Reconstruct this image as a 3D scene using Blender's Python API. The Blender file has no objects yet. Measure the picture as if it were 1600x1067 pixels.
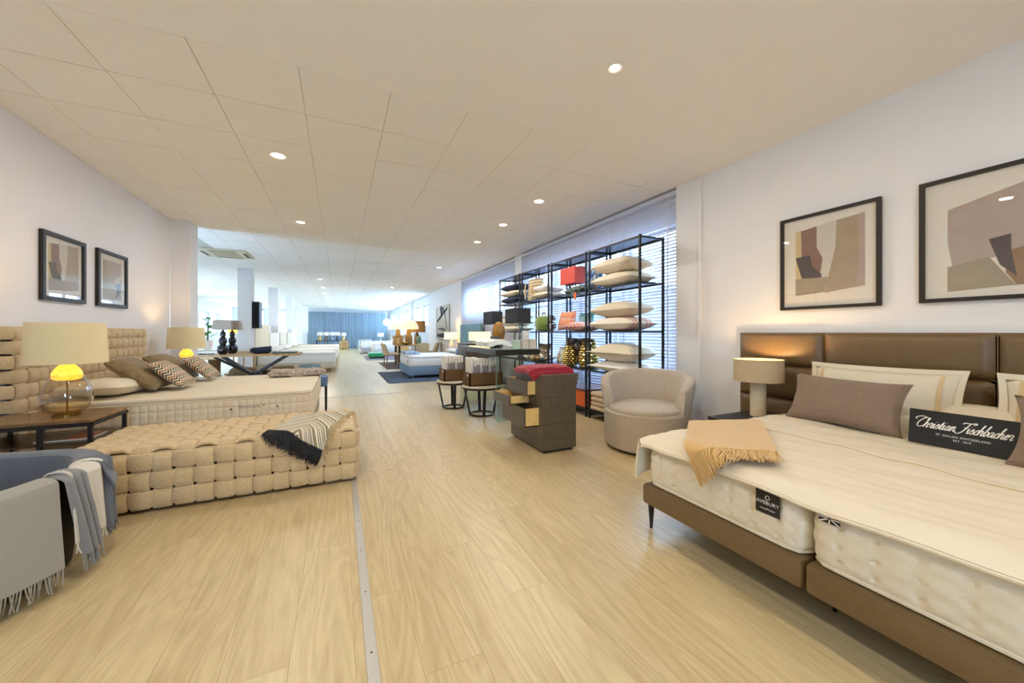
import bpy, bmesh, math, random
from mathutils import Vector, Matrix, Euler
R = math.radians
random.seed(7)
scene = bpy.context.scene
COL = scene.collection

# ------------------------------------------------------------------ camera, world, exposure
cam_d = bpy.data.cameras.new('camera'); cam = bpy.data.objects.new('camera', cam_d); COL.objects.link(cam)
cam.location = (0, 0, 1.24)
cam.rotation_euler = (R(90), 0, -math.atan2(270, 580))
cam_d.sensor_width = 36.0; cam_d.lens = 36.0 * 580 / 1600
cam_d.shift_y = -14.0 / 1600
cam_d.clip_start = 0.05; cam_d.clip_end = 200
scene.camera = cam
scene.view_settings.view_transform = 'Standard'
scene.view_settings.look = 'None'
scene.view_settings.gamma = 1.0
scene.view_settings.use_curve_mapping = False
scene.view_settings.exposure = 0.74
scene.cycles.max_bounces = 8; scene.cycles.diffuse_bounces = 5; scene.cycles.glossy_bounces = 4
scene.cycles.transmission_bounces = 6; scene.cycles.transparent_max_bounces = 10
scene.cycles.caustics_reflective = False; scene.cycles.caustics_refractive = False
scene.cycles.sample_clamp_indirect = 6.0

def lin(r, g, b):
    f = lambda c: (c / 255 / 12.92) if c / 255 <= 0.04045 else ((c / 255 + 0.055) / 1.055) ** 2.4
    return (f(r), f(g), f(b), 1.0)

world = bpy.data.worlds.new('sky'); scene.world = world; world.use_nodes = True
wb = world.node_tree.nodes['Background']
wb.inputs['Color'].default_value = (0.42, 0.68, 1.0, 1)
wb.inputs['Strength'].default_value = 19.0

WARM = (1.0, 0.93, 0.82); LAMPW = (1.0, 0.66, 0.30)
DOWN_W = 10.5

# ------------------------------------------------------------------ materials
MATS = {}
def nt(name):
    m = bpy.data.materials.new(name); m.use_nodes = True
    t = m.node_tree; b = t.nodes['Principled BSDF']
    return m, t, b
def N(t, kind, **kw):
    n = t.nodes.new(kind)
    for k, v in kw.items(): setattr(n, k, v)
    return n
def mth(t, op, a, b=None, c=None):
    n = N(t, 'ShaderNodeMath', operation=op)
    for i, v in enumerate((a, b, c)):
        if v is None: continue
        if isinstance(v, (int, float)): n.inputs[i].default_value = v
        else: t.links.new(v, n.inputs[i])
    return n.outputs[0]
def mat(name, col, rough=0.6, metal=0.0, noise=0.0, nscale=40.0, bump=0.0, bscale=None, emit=None, estr=0.0, spec=0.5, stretch=None, sheen=0.0, coat=0.0):
    """plain procedural material: colour, optional noise variation and fine bump relief"""
    if name in MATS: return MATS[name]
    m, t, b = nt(name)
    b.inputs['Base Color'].default_value = col
    b.inputs['Roughness'].default_value = rough; b.inputs['Metallic'].default_value = metal
    b.inputs['Specular IOR Level'].default_value = spec
    b.inputs['Sheen Weight'].default_value = sheen
    b.inputs['Coat Weight'].default_value = coat
    tc = N(t, 'ShaderNodeTexCoord'); mp = N(t, 'ShaderNodeMapping')
    t.links.new(tc.outputs['Object'], mp.inputs[0])
    if stretch: mp.inputs['Scale'].default_value = stretch
    if noise > 0:
        nz = N(t, 'ShaderNodeTexNoise'); nz.inputs['Scale'].default_value = nscale; nz.inputs['Detail'].default_value = 4
        t.links.new(mp.outputs[0], nz.inputs['Vector'])
        mx = N(t, 'ShaderNodeMixRGB', blend_type='MIX')
        mx.inputs[1].default_value = tuple(c * (1 - noise) for c in col[:3]) + (1,)
        mx.inputs[2].default_value = tuple(min(1, c * (1 + noise)) for c in col[:3]) + (1,)
        cr = N(t, 'ShaderNodeMapRange'); cr.inputs[1].default_value = .3; cr.inputs[2].default_value = .7
        t.links.new(nz.outputs[0], cr.inputs[0]); t.links.new(cr.outputs[0], mx.inputs[0])
        t.links.new(mx.outputs[0], b.inputs['Base Color'])
    if bump > 0:
        nb = N(t, 'ShaderNodeTexNoise'); nb.inputs['Scale'].default_value = bscale or nscale; nb.inputs['Detail'].default_value = 3
        t.links.new(mp.outputs[0], nb.inputs['Vector'])
        bp = N(t, 'ShaderNodeBump'); bp.inputs['Strength'].default_value = bump; bp.inputs['Distance'].default_value = 0.01
        t.links.new(nb.outputs[0], bp.inputs['Height']); t.links.new(bp.outputs[0], b.inputs['Normal'])
    if emit:
        b.inputs['Emission Color'].default_value = emit; b.inputs['Emission Strength'].default_value = estr
    MATS[name] = m
    return m
def glassmat(name, tint=(1, 1, 1, 1), rough=0.0, refl=1.0, edge=None):
    if name in MATS: return MATS[name]
    m, t, b = nt(name)
    t.nodes.remove(b)
    tr = N(t, 'ShaderNodeBsdfTransparent'); tr.inputs[0].default_value = tint
    gl = N(t, 'ShaderNodeBsdfGlossy'); gl.inputs['Roughness'].default_value = rough
    fr = N(t, 'ShaderNodeLayerWeight'); fr.inputs[0].default_value = .5
    mx = N(t, 'ShaderNodeMixShader')
    k = mth(t, 'ADD', mth(t, 'MULTIPLY', mth(t, 'POWER', fr.outputs['Facing'], 4.0), .75), .045)
    t.links.new(mth(t, 'MINIMUM', mth(t, 'MULTIPLY', k, refl), 1.0), mx.inputs[0])
    if edge:                                   # thicker glass towards the rim takes on more of its own colour
        mc = N(t, 'ShaderNodeMixRGB'); mc.inputs[1].default_value = tint; mc.inputs[2].default_value = edge
        t.links.new(mth(t, 'POWER', fr.outputs['Facing'], 2.0), mc.inputs[0]); t.links.new(mc.outputs[0], tr.inputs[0])
    t.links.new(tr.outputs[0], mx.inputs[1]); t.links.new(gl.outputs[0], mx.inputs[2])
    t.links.new(mx.outputs[0], t.nodes['Material Output'].inputs[0])
    MATS[name] = m
    return m
def zigzag(name, cols, nv=8.0, nu=6.0, amp=0.5, rough=0.9, axis='UV', bump=0.15):
    """rows of zigzag knit: a repeating list of colours along v, pushed up and down by a triangle wave along u"""
    if name in MATS: return MATS[name]
    m, t, b = nt(name)
    tc = N(t, 'ShaderNodeTexCoord'); sp = N(t, 'ShaderNodeSeparateXYZ'); t.links.new(tc.outputs[axis], sp.inputs[0])
    tri = mth(t, 'PINGPONG', mth(t, 'MULTIPLY', sp.outputs[0], nu), 0.5)
    w = mth(t, 'ADD', mth(t, 'MULTIPLY', sp.outputs[1], nv), mth(t, 'MULTIPLY', tri, amp * 2))
    fr = mth(t, 'FRACT', w)
    rp = N(t, 'ShaderNodeValToRGB'); rp.color_ramp.interpolation = 'CONSTANT'
    e = rp.color_ramp.elements
    while len(e) < len(cols): e.new(0.5)
    for i, c in enumerate(cols):
        e[i].position = i / len(cols); e[i].color = c
    t.links.new(fr, rp.inputs[0]); t.links.new(rp.outputs[0], b.inputs['Base Color'])
    b.inputs['Roughness'].default_value = rough
    nb = N(t, 'ShaderNodeTexNoise'); nb.inputs['Scale'].default_value = 250
    t.links.new(tc.outputs['Object'], nb.inputs[0])
    bp = N(t, 'ShaderNodeBump'); bp.inputs['Strength'].default_value = bump; bp.inputs['Distance'].default_value = .01
    t.links.new(nb.outputs[0], bp.inputs['Height']); t.links.new(bp.outputs[0], b.inputs['Normal'])
    MATS[name] = m
    return m
def patches(name, cols, scale=18.0, rough=0.9):
    """floral / mottled print: voronoi cells coloured from a list"""
    if name in MATS: return MATS[name]
    m, t, b = nt(name)
    tc = N(t, 'ShaderNodeTexCoord')
    nz = N(t, 'ShaderNodeTexNoise'); nz.inputs['Scale'].default_value = scale * .6
    t.links.new(tc.outputs['Object'], nz.inputs[0])
    ad = N(t, 'ShaderNodeMixRGB'); ad.inputs[0].default_value = .12
    t.links.new(tc.outputs['Object'], ad.inputs[1]); t.links.new(nz.outputs[1], ad.inputs[2])
    vo = N(t, 'ShaderNodeTexVoronoi'); vo.inputs['Scale'].default_value = scale
    t.links.new(ad.outputs[0], vo.inputs['Vector'])
    sp = N(t, 'ShaderNodeSeparateColor'); t.links.new(vo.outputs['Color'], sp.inputs[0])
    rp = N(t, 'ShaderNodeValToRGB'); rp.color_ramp.interpolation = 'CONSTANT'
    e = rp.color_ramp.elements
    while len(e) < len(cols): e.new(0.5)
    for i, c in enumerate(cols):
        e[i].position = i / len(cols); e[i].color = c
    t.links.new(sp.outputs[0], rp.inputs[0]); t.links.new(rp.outputs[0], b.inputs['Base Color'])
    b.inputs['Roughness'].default_value = rough
    MATS[name] = m
    return m
def wood(name, c1, c2, rough=0.4, scale=1.0, axis=1, seams=None, rnd=0.03):
    """oak-like grain running along one axis; per-object tone variation; optional plank joints"""
    if name in MATS: return MATS[name]
    m, t, b = nt(name)
    tc = N(t, 'ShaderNodeTexCoord'); mp = N(t, 'ShaderNodeMapping')
    oi = N(t, 'ShaderNodeObjectInfo')
    vm = N(t, 'ShaderNodeVectorMath', operation='ADD')
    cb = N(t, 'ShaderNodeCombineXYZ')
    off = mth(t, 'MULTIPLY', oi.outputs['Random'], 40.0)
    for i in range(3): t.links.new(off, cb.inputs[i])
    t.links.new(tc.outputs['Object'], vm.inputs[0]); t.links.new(cb.outputs[0], vm.inputs[1])
    t.links.new(vm.outputs[0], mp.inputs[0])
    s = [24.0 * scale] * 3; s[axis] = 1.1 * scale
    mp.inputs['Scale'].default_value = s
    n1 = N(t, 'ShaderNodeTexNoise'); n1.inputs['Scale'].default_value = 1.0; n1.inputs['Detail'].default_value = 5; n1.inputs['Distortion'].default_value = 1.2
    n2 = N(t, 'ShaderNodeTexNoise'); n2.inputs['Scale'].default_value = 7.0; n2.inputs['Detail'].default_value = 3
    t.links.new(mp.outputs[0], n1.inputs[0]); t.links.new(mp.outputs[0], n2.inputs[0])
    mp2 = N(t, 'ShaderNodeMapping'); t.links.new(vm.outputs[0], mp2.inputs[0])
    s2 = [4.6 * scale] * 3; s2[axis] = 0.55 * scale
    mp2.inputs['Scale'].default_value = s2
    nr = N(t, 'ShaderNodeTexNoise'); nr.inputs['Scale'].default_value = 1.0; nr.inputs['Detail'].default_value = 1.5; nr.inputs['Distortion'].default_value = .5
    t.links.new(mp2.outputs[0], nr.inputs[0])
    rings = mth(t, 'PINGPONG', mth(t, 'MULTIPLY', nr.outputs[0], 15.0), 0.5)
    g = mth(t, 'ADD', mth(t, 'MULTIPLY', n1.outputs[0], .36), mth(t, 'MULTIPLY', n2.outputs[0], .36))
    g = mth(t, 'ADD', g, mth(t, 'MULTIPLY', rings, .30))
    g = mth(t, 'ADD', g, mth(t, 'MULTIPLY', mth(t, 'SUBTRACT', oi.outputs['Random'], .5), rnd * 3))
    rp = N(t, 'ShaderNodeValToRGB')
    rp.color_ramp.elements[0].position = .27; rp.color_ramp.elements[0].color = c1
    rp.color_ramp.elements[1].position = .60; rp.color_ramp.elements[1].color = c2
    t.links.new(g, rp.inputs[0])
    col = rp.outputs[0]
    if seams:
        br = N(t, 'ShaderNodeTexBrick'); br.offset = 0.37; br.squash = 1
        mb = N(t, 'ShaderNodeMapping'); mb.inputs['Rotation'].default_value = (0, 0, R(90))
        t.links.new(tc.outputs['Object'], mb.inputs[0]); t.links.new(mb.outputs[0], br.inputs['Vector'])
        br.inputs['Scale'].default_value = 1.0; br.inputs['Mortar Size'].default_value = .0012
        br.inputs['Brick Width'].default_value = seams[1]; br.inputs['Row Height'].default_value = seams[0]
        br.inputs['Color1'].default_value = (.86, .86, .86, 1); br.inputs['Color2'].default_value = (1.08, 1.08, 1.08, 1)
        br.inputs['Mortar'].default_value = (.6, .6, .6, 1)
        mx = N(t, 'ShaderNodeMixRGB', blend_type='MULTIPLY'); mx.inputs[0].default_value = 1
        t.links.new(col, mx.inputs[1]); t.links.new(br.outputs[0], mx.inputs[2]); col = mx.outputs[0]
    t.links.new(col, b.inputs['Base Color'])
    b.inputs['Roughness'].default_value = rough
    bp = N(t, 'ShaderNodeBump'); bp.inputs['Strength'].default_value = .08; bp.inputs['Distance'].default_value = .004
    t.links.new(n2.outputs[0], bp.inputs['Height']); t.links.new(bp.outputs[0], b.inputs['Normal'])
    MATS[name] = m
    return m

# ------------------------------------------------------------------ mesh building
class MB:
    def __init__(s): s.v = []; s.f = []; s.uv = {}
    def add(s, vs, fs, uvs=None):
        o = len(s.v); s.v += [tuple(p) for p in vs]
        s.f += [tuple(i + o for i in f) for f in fs]
        if uvs:
            for i, q in enumerate(uvs): s.uv[o + i] = q
        return s
    def box(s, x0, x1, y0, y1, z0, z1, c=0.0):
        if x0 > x1: x0, x1 = x1, x0
        if y0 > y1: y0, y1 = y1, y0
        if z0 > z1: z0, z1 = z1, z0
        if c <= 0:
            vs = [(x, y, z) for z in (z0, z1) for y in (y0, y1) for x in (x0, x1)]
            return s.add(vs, [(0, 2, 3, 1), (4, 5, 7, 6), (0, 1, 5, 4), (2, 6, 7, 3), (0, 4, 6, 2), (1, 3, 7, 5)])
        c = min(c, (x1 - x0) * .45, (y1 - y0) * .45, (z1 - z0) * .45)
        bm = bmesh.new(); bmesh.ops.create_cube(bm, size=1)
        for v in bm.verts: v.co = ((x0 + x1) / 2 + v.co.x * (x1 - x0), (y0 + y1) / 2 + v.co.y * (y1 - y0), (z0 + z1) / 2 + v.co.z * (z1 - z0))
        bmesh.ops.bevel(bm, geom=bm.edges[:], offset=c, segments=2 if c > .012 else 1, profile=.5, affect='EDGES')
        bm.verts.index_update()
        s.add([v.co for v in bm.verts], [[v.index for v in f.verts] for f in bm.faces]); bm.free(); return s
    def lathe(s, prof, cx=0, cy=0, n=24, sx=1.0, sy=1.0):
        vs = []; fs = []
        for r, z in prof:
            for k in range(n):
                a = 2 * math.pi * k / n; vs.append((cx + sx * r * math.cos(a), cy + sy * r * math.sin(a), z))
        for i in range(len(prof) - 1):
            for k in range(n):
                k2 = (k + 1) % n; fs.append((i * n + k, i * n + k2, (i + 1) * n + k2, (i + 1) * n + k))
        if prof[0][0] > 1e-5: fs.append(tuple(reversed(range(n))))
        if prof[-1][0] > 1e-5: fs.append(tuple(range((len(prof) - 1) * n, len(prof) * n)))
        return s.add(vs, fs)
    def tube(s, pts, r, n=8, closed=False, caps=True):
        pts = [Vector(p) for p in pts]; m = len(pts); vs = []; fs = []
        rr = r if isinstance(r, (list, tuple)) else [r] * m
        up = None
        for i in range(m):
            a = pts[(i - 1) % m] if (closed or i > 0) else pts[i]; b = pts[(i + 1) % m] if (closed or i < m - 1) else pts[i]
            d = (b - a).normalized() if (b - a).length > 1e-9 else Vector((0, 0, 1))
            if up is None: up = Vector((0, 0, 1)) if abs(d.z) < .9 else Vector((1, 0, 0))
            x = d.cross(up); x = x.normalized() if x.length > 1e-6 else d.orthogonal().normalized()
            y = x.cross(d).normalized(); up = y
            for k in range(n):
                an = 2 * math.pi * k / n + math.pi / n
                vs.append(pts[i] + x * rr[i] * math.cos(an) + y * rr[i] * math.sin(an))
        for i in range(m if closed else m - 1):
            j = (i + 1) % m
            for k in range(n):
                k2 = (k + 1) % n; fs.append((i * n + k, i * n + k2, j * n + k2, j * n + k))
        if caps and not closed: fs.append(tuple(reversed(range(n)))); fs.append(tuple(range((m - 1) * n, m * n)))
        return s.add(vs, fs)
    def bar(s, a, b, w, h=None):
        """square section bar from a to b"""
        a = Vector(a); b = Vector(b); d = (b - a).normalized(); h = h or w
        up = Vector((0, 0, 1)) if abs(d.z) < .99 else Vector((0, 1, 0))
        x = d.cross(up).normalized() * w / 2; y = x.cross(d).normalized() * h / 2
        vs = [p + q for p in (a, b) for q in (-x - y, x - y, x + y, -x + y)]
        return s.add(vs, [(3, 2, 1, 0), (4, 5, 6, 7), (0, 1, 5, 4), (1, 2, 6, 5), (2, 3, 7, 6), (3, 0, 4, 7)])
    def grid(s, fn, nu, nv, cu=False, cv=False, flip=False):
        vs = []; uvs = []; fs = []
        mu = nu if cu else nu + 1; mv = nv if cv else nv + 1
        for i in range(mu):
            for j in range(mv):
                u = i / nu; v = j / nv; vs.append(fn(u, v)); uvs.append((u, v))
        for i in range(nu):
            for j in range(nv):
                a = i * mv + j; b = ((i + 1) % mu) * mv + j; c = ((i + 1) % mu) * mv + (j + 1) % mv; d = i * mv + (j + 1) % mv
                fs.append((a, d, c, b) if flip else (a, b, c, d))
        return s.add(vs, fs, uvs)
    def poly(s, pts, th, axis='x'):
        """flat polygon prism: pts in 3-D, extruded by vector th"""
        n = len(pts); th = Vector(th); vs = [Vector(p) for p in pts] + [Vector(p) + th for p in pts]
        fs = [tuple(reversed(range(n))), tuple(range(n, 2 * n))] + [(i, (i + 1) % n, n + (i + 1) % n, n + i) for i in range(n)]
        return s.add(vs, fs)
    def xf(s, M):
        s.v = [tuple(M @ Vector(p)) for p in s.v]; return s
    def mesh(s, name, smooth=True, angle=35):
        me = bpy.data.meshes.new(name); me.from_pydata(s.v, [], s.f)
        if s.uv:
            ul = me.uv_layers.new(name='UVMap')
            for l in me.loops: ul.data[l.index].uv = s.uv.get(l.vertex_index, (0, 0))
        bm = bmesh.new(); bm.from_mesh(me); bmesh.ops.recalc_face_normals(bm, faces=bm.faces); bm.to_mesh(me); bm.free()
        if smooth:
            me.shade_smooth() if hasattr(me, 'shade_smooth') else None
            try: me.set_sharp_from_angle(angle=R(angle))
            except Exception: pass
        me.update()
        return me

def rootloc(o):
    while o.parent: o = o.parent
    return o.location
def thing(name, label, cat, loc=(0, 0, 0), rz=0.0, group=None, kind=None):
    o = bpy.data.objects.new(name, None); COL.objects.link(o); o.empty_display_size = .1
    o.location = loc; o.rotation_euler = (0, 0, rz)
    tag(o, label, cat, group, kind); return o
def tag(o, label=None, cat=None, group=None, kind=None):
    if label: o['label'] = label
    if cat: o['category'] = cat
    if group: o['group'] = group
    if kind: o['kind'] = kind
    return o
def part(name, mb, m, parent, world=True, label=None, smooth=True, angle=35, kind=None):
    """a part mesh under its thing; mb in world coordinates unless world=False (then in the thing's own)"""
    if world:
        L = rootloc(parent); mb.v = [(p[0] - L[0], p[1] - L[1], p[2] - L[2]) for p in mb.v]
    me = mb.mesh(name, smooth, angle); me.materials.append(m)
    o = bpy.data.objects.new(name, me); COL.objects.link(o); o.parent = parent
    if label: o['label'] = label
    if kind: o['kind'] = kind
    return o
def solo(name, mb, m, label=None, cat=None, group=None, kind=None, loc=None, smooth=True, angle=35, M=None):
    """a thing that is one mesh; origin at its base unless given"""
    if M is not None: mb.xf(M)
    if loc is None:
        xs = [p[0] for p in mb.v]; ys = [p[1] for p in mb.v]; zs = [p[2] for p in mb.v]
        loc = ((min(xs) + max(xs)) / 2, (min(ys) + max(ys)) / 2, min(zs))
    mb.v = [(p[0] - loc[0], p[1] - loc[1], p[2] - loc[2]) for p in mb.v]
    me = mb.mesh(name, smooth, angle); me.materials.append(m)
    o = bpy.data.objects.new(name, me); COL.objects.link(o); o.location = loc
    tag(o, label, cat, group, kind); return o
def dup(root, loc, rz=None, label=None, group=None):
    def cp(o, par):
        c = o.copy(); COL.objects.link(c); c.parent = par
        for ch in list(o.children): cp(ch, c)
        return c
    r = cp(root, None); r.location = loc
    if rz is not None: r.rotation_euler = (0, 0, rz)
    if label: r['label'] = label
    if group: r['group'] = group
    return r
def lamp(name, kind, loc, power, color, size=.1, parent=None, rot=(0, 0, 0), spot=None):
    d = bpy.data.lights.new(name, kind); d.energy = power; d.color = color
    if kind == 'AREA': d.shape = 'DISK'; d.size = size
    if kind in ('POINT', 'SPOT'): d.shadow_soft_size = size
    if spot: d.spot_size = spot; d.spot_blend = .6
    o = bpy.data.objects.new(name, d); COL.objects.link(o); o.rotation_euler = rot
    if parent is not None:
        L = rootloc(parent); o.location = (loc[0] - L[0], loc[1] - L[1], loc[2] - L[2]); o.parent = parent
    else: o.location = loc
    return o
def wob(x, y, s=1.0, seed=0):
    """cheap smooth pseudo-noise in -1..1"""
    return (math.sin(x * 3.1 * s + seed) * math.cos(y * 2.7 * s + seed * 1.7) + .6 * math.sin(x * 7.3 * s + y * 5.1 * s + seed * 2.3) + .35 * math.sin(x * 13.7 * s - y * 11.3 * s + seed * .7)) / 1.95
def cushion_mb(w, h, t, n=18, pinch=.10, seed=0, flange=0.0, wr=.006):
    """pillow lying in its own x (width) / y (height) plane, thickness along z"""
    mb = MB()
    def side(sg):
        def fn(u, v):
            a = 2 * u - 1; b = 2 * v - 1
            ea = 1 - pinch * (1 - a * a) * abs(b) ** 3; eb = 1 - pinch * (1 - b * b) * abs(a) ** 3
            x = a * w / 2 * eb; y = b * h / 2 * ea
            k = max(0, (1 - abs(a) ** 2.6)) ** .45 * max(0, (1 - abs(b) ** 2.6)) ** .45
            z = sg * t / 2 * k + wr * wob(a * 2.2, b * 2.2, 1, seed + sg) * k
            return (x, y, z)
        return fn
    mb.grid(side(1), n, n); mb.grid(side(-1), n, n, flip=True)
    if flange > 0:
        pts = []
        for i in range(4 * n):
            q, r_ = divmod(i, n); f = r_ / n * 2 - 1
            a, b = [(f, -1), (1, f), (-f, 1), (-1, -f)][q]
            pts.append((a * w / 2 * (1 - pinch * (1 - b * b)), b * h / 2 * (1 - pinch * (1 - a * a))))
        m = len(pts); vs = []
        for k in (0, 1):
            for (x, y) in pts: vs.append((x + (flange * (1 if x > 0 else -1) * k), y + (flange * (1 if y > 0 else -1) * k), .004)); vs.append((vs[-1][0], vs[-1][1], -.004))
        fs = []
        for i in range(m):
            j = (i + 1) % m
            fs += [(2 * i, 2 * j, 2 * m + 2 * j, 2 * m + 2 * i), (2 * i + 1, 2 * m + 2 * i + 1, 2 * m + 2 * j + 1, 2 * j + 1), (2 * m + 2 * i, 2 * m + 2 * j, 2 * m + 2 * j + 1, 2 * m + 2 * i + 1)]
        mb.add(vs, fs)
    return mb
def TR(loc, rx=0, ry=0, rz=0):
    return Matrix.Translation(loc) @ Euler((rx, ry, rz), 'XYZ').to_matrix().to_4x4()
def rpath(pts, r, step, closed=False):
    """2-D polyline with rounded corners sampled evenly -> [(a, b, na, nb)], n = left-hand normal"""
    P = [Vector(p) for p in pts]; out = []
    m = len(P); seg = []
    rng = range(m) if closed else range(m)
    for i in rng:
        if not closed and i in (0, m - 1): seg.append([P[i]]); continue
        a = P[(i - 1) % m]; b = P[i]; c = P[(i + 1) % m]
        d1 = (a - b).normalized(); d2 = (c - b).normalized()
        p1 = b + d1 * r; p2 = b + d2 * r; arc = []
        for k in range(7):
            t = k / 6; arc.append(p1 * (1 - t) ** 2 + b * 2 * t * (1 - t) + p2 * t * t)
        seg.append(arc)
    flat = [p for s_ in seg for p in s_]
    if closed: flat.append(flat[0])
    L = [0]
    for i in range(1, len(flat)): L.append(L[-1] + (flat[i] - flat[i - 1]).length)
    T = L[-1]; n = max(2, round(T / step)); res = []
    j = 0
    for k in range(n if closed else n + 1):
        s_ = T * k / n
        while j < len(L) - 2 and L[j + 1] < s_: j += 1
        t = (s_ - L[j]) / max(1e-9, L[j + 1] - L[j]); p = flat[j].lerp(flat[j + 1], t); d = (flat[j + 1] - flat[j]).normalized()
        res.append((p.x, p.y, -d.y, d.x, s_))
    return res, T
def band(path, T, closed, to3, ncell, sign, width, thick, amp, wdir, cell=None, s0=0.0):
    """one padded woven strip following a path, rising and dipping once per cell"""
    mb = MB(); n = 12; vs = []; fs = []; m = len(path); cell = cell or T / ncell; wd = Vector(wdir)
    for (a, b, na, nb, s_) in path:
        c = math.sin(math.pi * (s_ - s0) / cell)          # +1 in the middle of cell 0, -1 in cell 1 ...
        o = sign * c
        off = amp * max(-1, min(1, o * 1.35)); wf = 1.0 if o > -.2 else .97
        for k in range(n):
            an = 2 * math.pi * k / n
            cx = math.copysign(abs(math.cos(an)) ** .55, math.cos(an)); cy = math.copysign(abs(math.sin(an)) ** .8, math.sin(an))
            q = off + thick / 2 * cy
            vs.append(Vector(to3(a + na * q, b + nb * q)) + wd * (width / 2 * cx * wf))
    for i in range(m if closed else m - 1):
        j = (i + 1) % m
        for k in range(n):
            k2 = (k + 1) % n; fs.append((i * n + k, i * n + k2, j * n + k2, j * n + k))
    if not closed: fs.append(tuple(reversed(range(n)))); fs.append(tuple(range((m - 1) * n, m * n)))
    mb.add(vs, fs); return mb
def text_mb(body, size, align='CENTER', ext=.0004, shear=0.0, spacing=1.0):
    cu = bpy.data.curves.new('t', 'FONT'); cu.body = body; cu.size = size; cu.align_x = align; cu.align_y = 'CENTER'
    cu.extrude = ext; cu.shear = shear; cu.space_character = spacing; cu.resolution_u = 3
    o = bpy.data.objects.new('t', cu); COL.objects.link(o)
    dg = bpy.context.evaluated_depsgraph_get(); me = bpy.data.meshes.new_from_object(o.evaluated_get(dg))
    mb = MB(); mb.add([v.co[:] for v in me.vertices], [tuple(p.vertices) for p in me.polygons])
    bpy.data.objects.remove(o); bpy.data.curves.remove(cu); bpy.data.meshes.remove(me)
    return mb

# ------------------------------------------------------------------ palette
white_wall = mat('white_wall_paint', lin(234, 234, 236), .85, noise=.012, nscale=3, bump=.02, bscale=120)
ceil_mat = mat('ceiling_white', lin(244, 242, 238), .9, noise=.01, nscale=6)
white_gloss = mat('white_lacquer', lin(232, 232, 230), .4)
oak = wood('oak_planks', lin(178, 156, 114), lin(206, 186, 144), .34)
oak_far = wood('oak_floor_far', lin(178, 156, 114), lin(206, 186, 144), .30, seams=(.225, 1.5))
alu = mat('brushed_aluminium', lin(205, 203, 200), .35, .6, noise=.03, nscale=90)
black_metal = mat('black_powder_metal', lin(26, 26, 28), .45, .3)
black_satin = mat('black_satin', lin(22, 22, 24), .5)
slat_mat = mat('white_slat', lin(236, 234, 240), .45)
_t = slat_mat.node_tree; _b = _t.nodes['Principled BSDF']; _tr = N(_t, 'ShaderNodeBsdfTranslucent'); _tr.inputs[0].default_value = lin(226, 228, 240)
_mx = N(_t, 'ShaderNodeMixShader'); _mx.inputs[0].default_value = .25
_t.links.new(_b.outputs[0], _mx.inputs[1]); _t.links.new(_tr.outputs[0], _mx.inputs[2]); _t.links.new(_mx.outputs[0], _t.nodes['Material Output'].inputs[0])
frame_black = mat('black_wood_frame', lin(30, 25, 20), .5, noise=.1, nscale=60)
passe = mat('mount_board', lin(236, 230, 218), .9)
pane = glassmat('clear_glass', (1, 1, 1, 1))
pane_green = glassmat('greenish_glass', (.86, .94, .92, 1))
boucle = mat('beige_boucle', lin(216, 190, 146), .95, noise=.16, nscale=140, bump=.9, bscale=170, sheen=.3)
boucle_grey = mat('greige_boucle', lin(190, 176, 158), .95, noise=.28, nscale=130, bump=.7, bscale=150, sheen=.2)
leather = mat('taupe_leather', lin(112, 89, 57), .42, noise=.05, nscale=25, bump=.12, bscale=220)
matt_white = mat('mattress_knit', lin(222, 212, 190), .85, noise=.02, nscale=50, bump=.15, bscale=300)
matt_cream = mat('mattress_cream_knit', lin(230, 215, 188), .85, noise=.02, nscale=50, bump=.12, bscale=300)
cream_cotton = mat('cream_cotton', lin(220, 209, 186), .8, noise=.015, nscale=14, bump=.06, bscale=60)
white_cotton = mat('white_cotton', lin(238, 238, 236), .8, noise=.015, nscale=14, bump=.06, bscale=60)
ecru_cotton = mat('ecru_linen', lin(214, 200, 176), .85, noise=.04, nscale=120, bump=.1, bscale=200)
sand = mat('sand_trim', lin(206, 178, 132), .8)
shade_cream = mat('cream_lampshade', lin(230, 212, 166), .8, bump=.1, bscale=300)

XL, XR, CH, YF, XLL = -2.42, 3.76, 3.03, 32.0, -6.8

# ------------------------------------------------------------------ floor
mb = MB().box(XL - .02, XR + .2, -3, 7.93, -.08, -.004).box(XLL, XR + .2, 7.93, YF, -.08, 0)
floor = solo('floor', mb, oak_far, 'pale oak laminate floor running the length of the showroom', 'floor', kind='structure', loc=(0, 0, 0), smooth=False)
pw, pl = .225, 1.5
pm = MB().box(-pw / 2 + .0003, pw / 2 - .0003, -pl / 2 + .0003, pl / 2 - .0003, -.004, 0, .0004).mesh('plank', False); pm.materials.append(oak)
ncol = int((XR - XL) / pw) + 1
for i in range(ncol):
    x0 = XL + i * pw; off = [0, .55, 1.05, .3, .8][i % 5]
    y = -.6 - off
    while y < 7.93:
        ya, yb = max(y, -.2), min(y + pl, 7.93); xa, xb = x0, min(x0 + pw, XR)
        if yb - ya > .05:
            o = bpy.data.objects.new('plank', pm); COL.objects.link(o); o.parent = floor
            o.location = ((xa + xb) / 2, (ya + yb) / 2, 0); o.scale = ((xb - xa) / pw, (yb - ya) / pl, 1)
        y += pl
trim = solo('trim_1', MB().box(.091, .135, -.3, 4.25, 0, .004, .0015), alu, 'pale aluminium strip joining the floor boards beside the woven bench', 'floor trim', kind='structure')
for k in range(9):
    yy = 1.16 + k * .37
    part('screw', MB().lathe([(.004, .004), (.004, .0048), (.0001, .005)], .113, yy, 8), black_metal, trim)
solo('trim_2', MB().box(XL, XR, 7.915, 7.95, 0, .004, .0015), alu, 'thin aluminium strip crossing the floor beyond the bed', 'floor trim', kind='structure')

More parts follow.
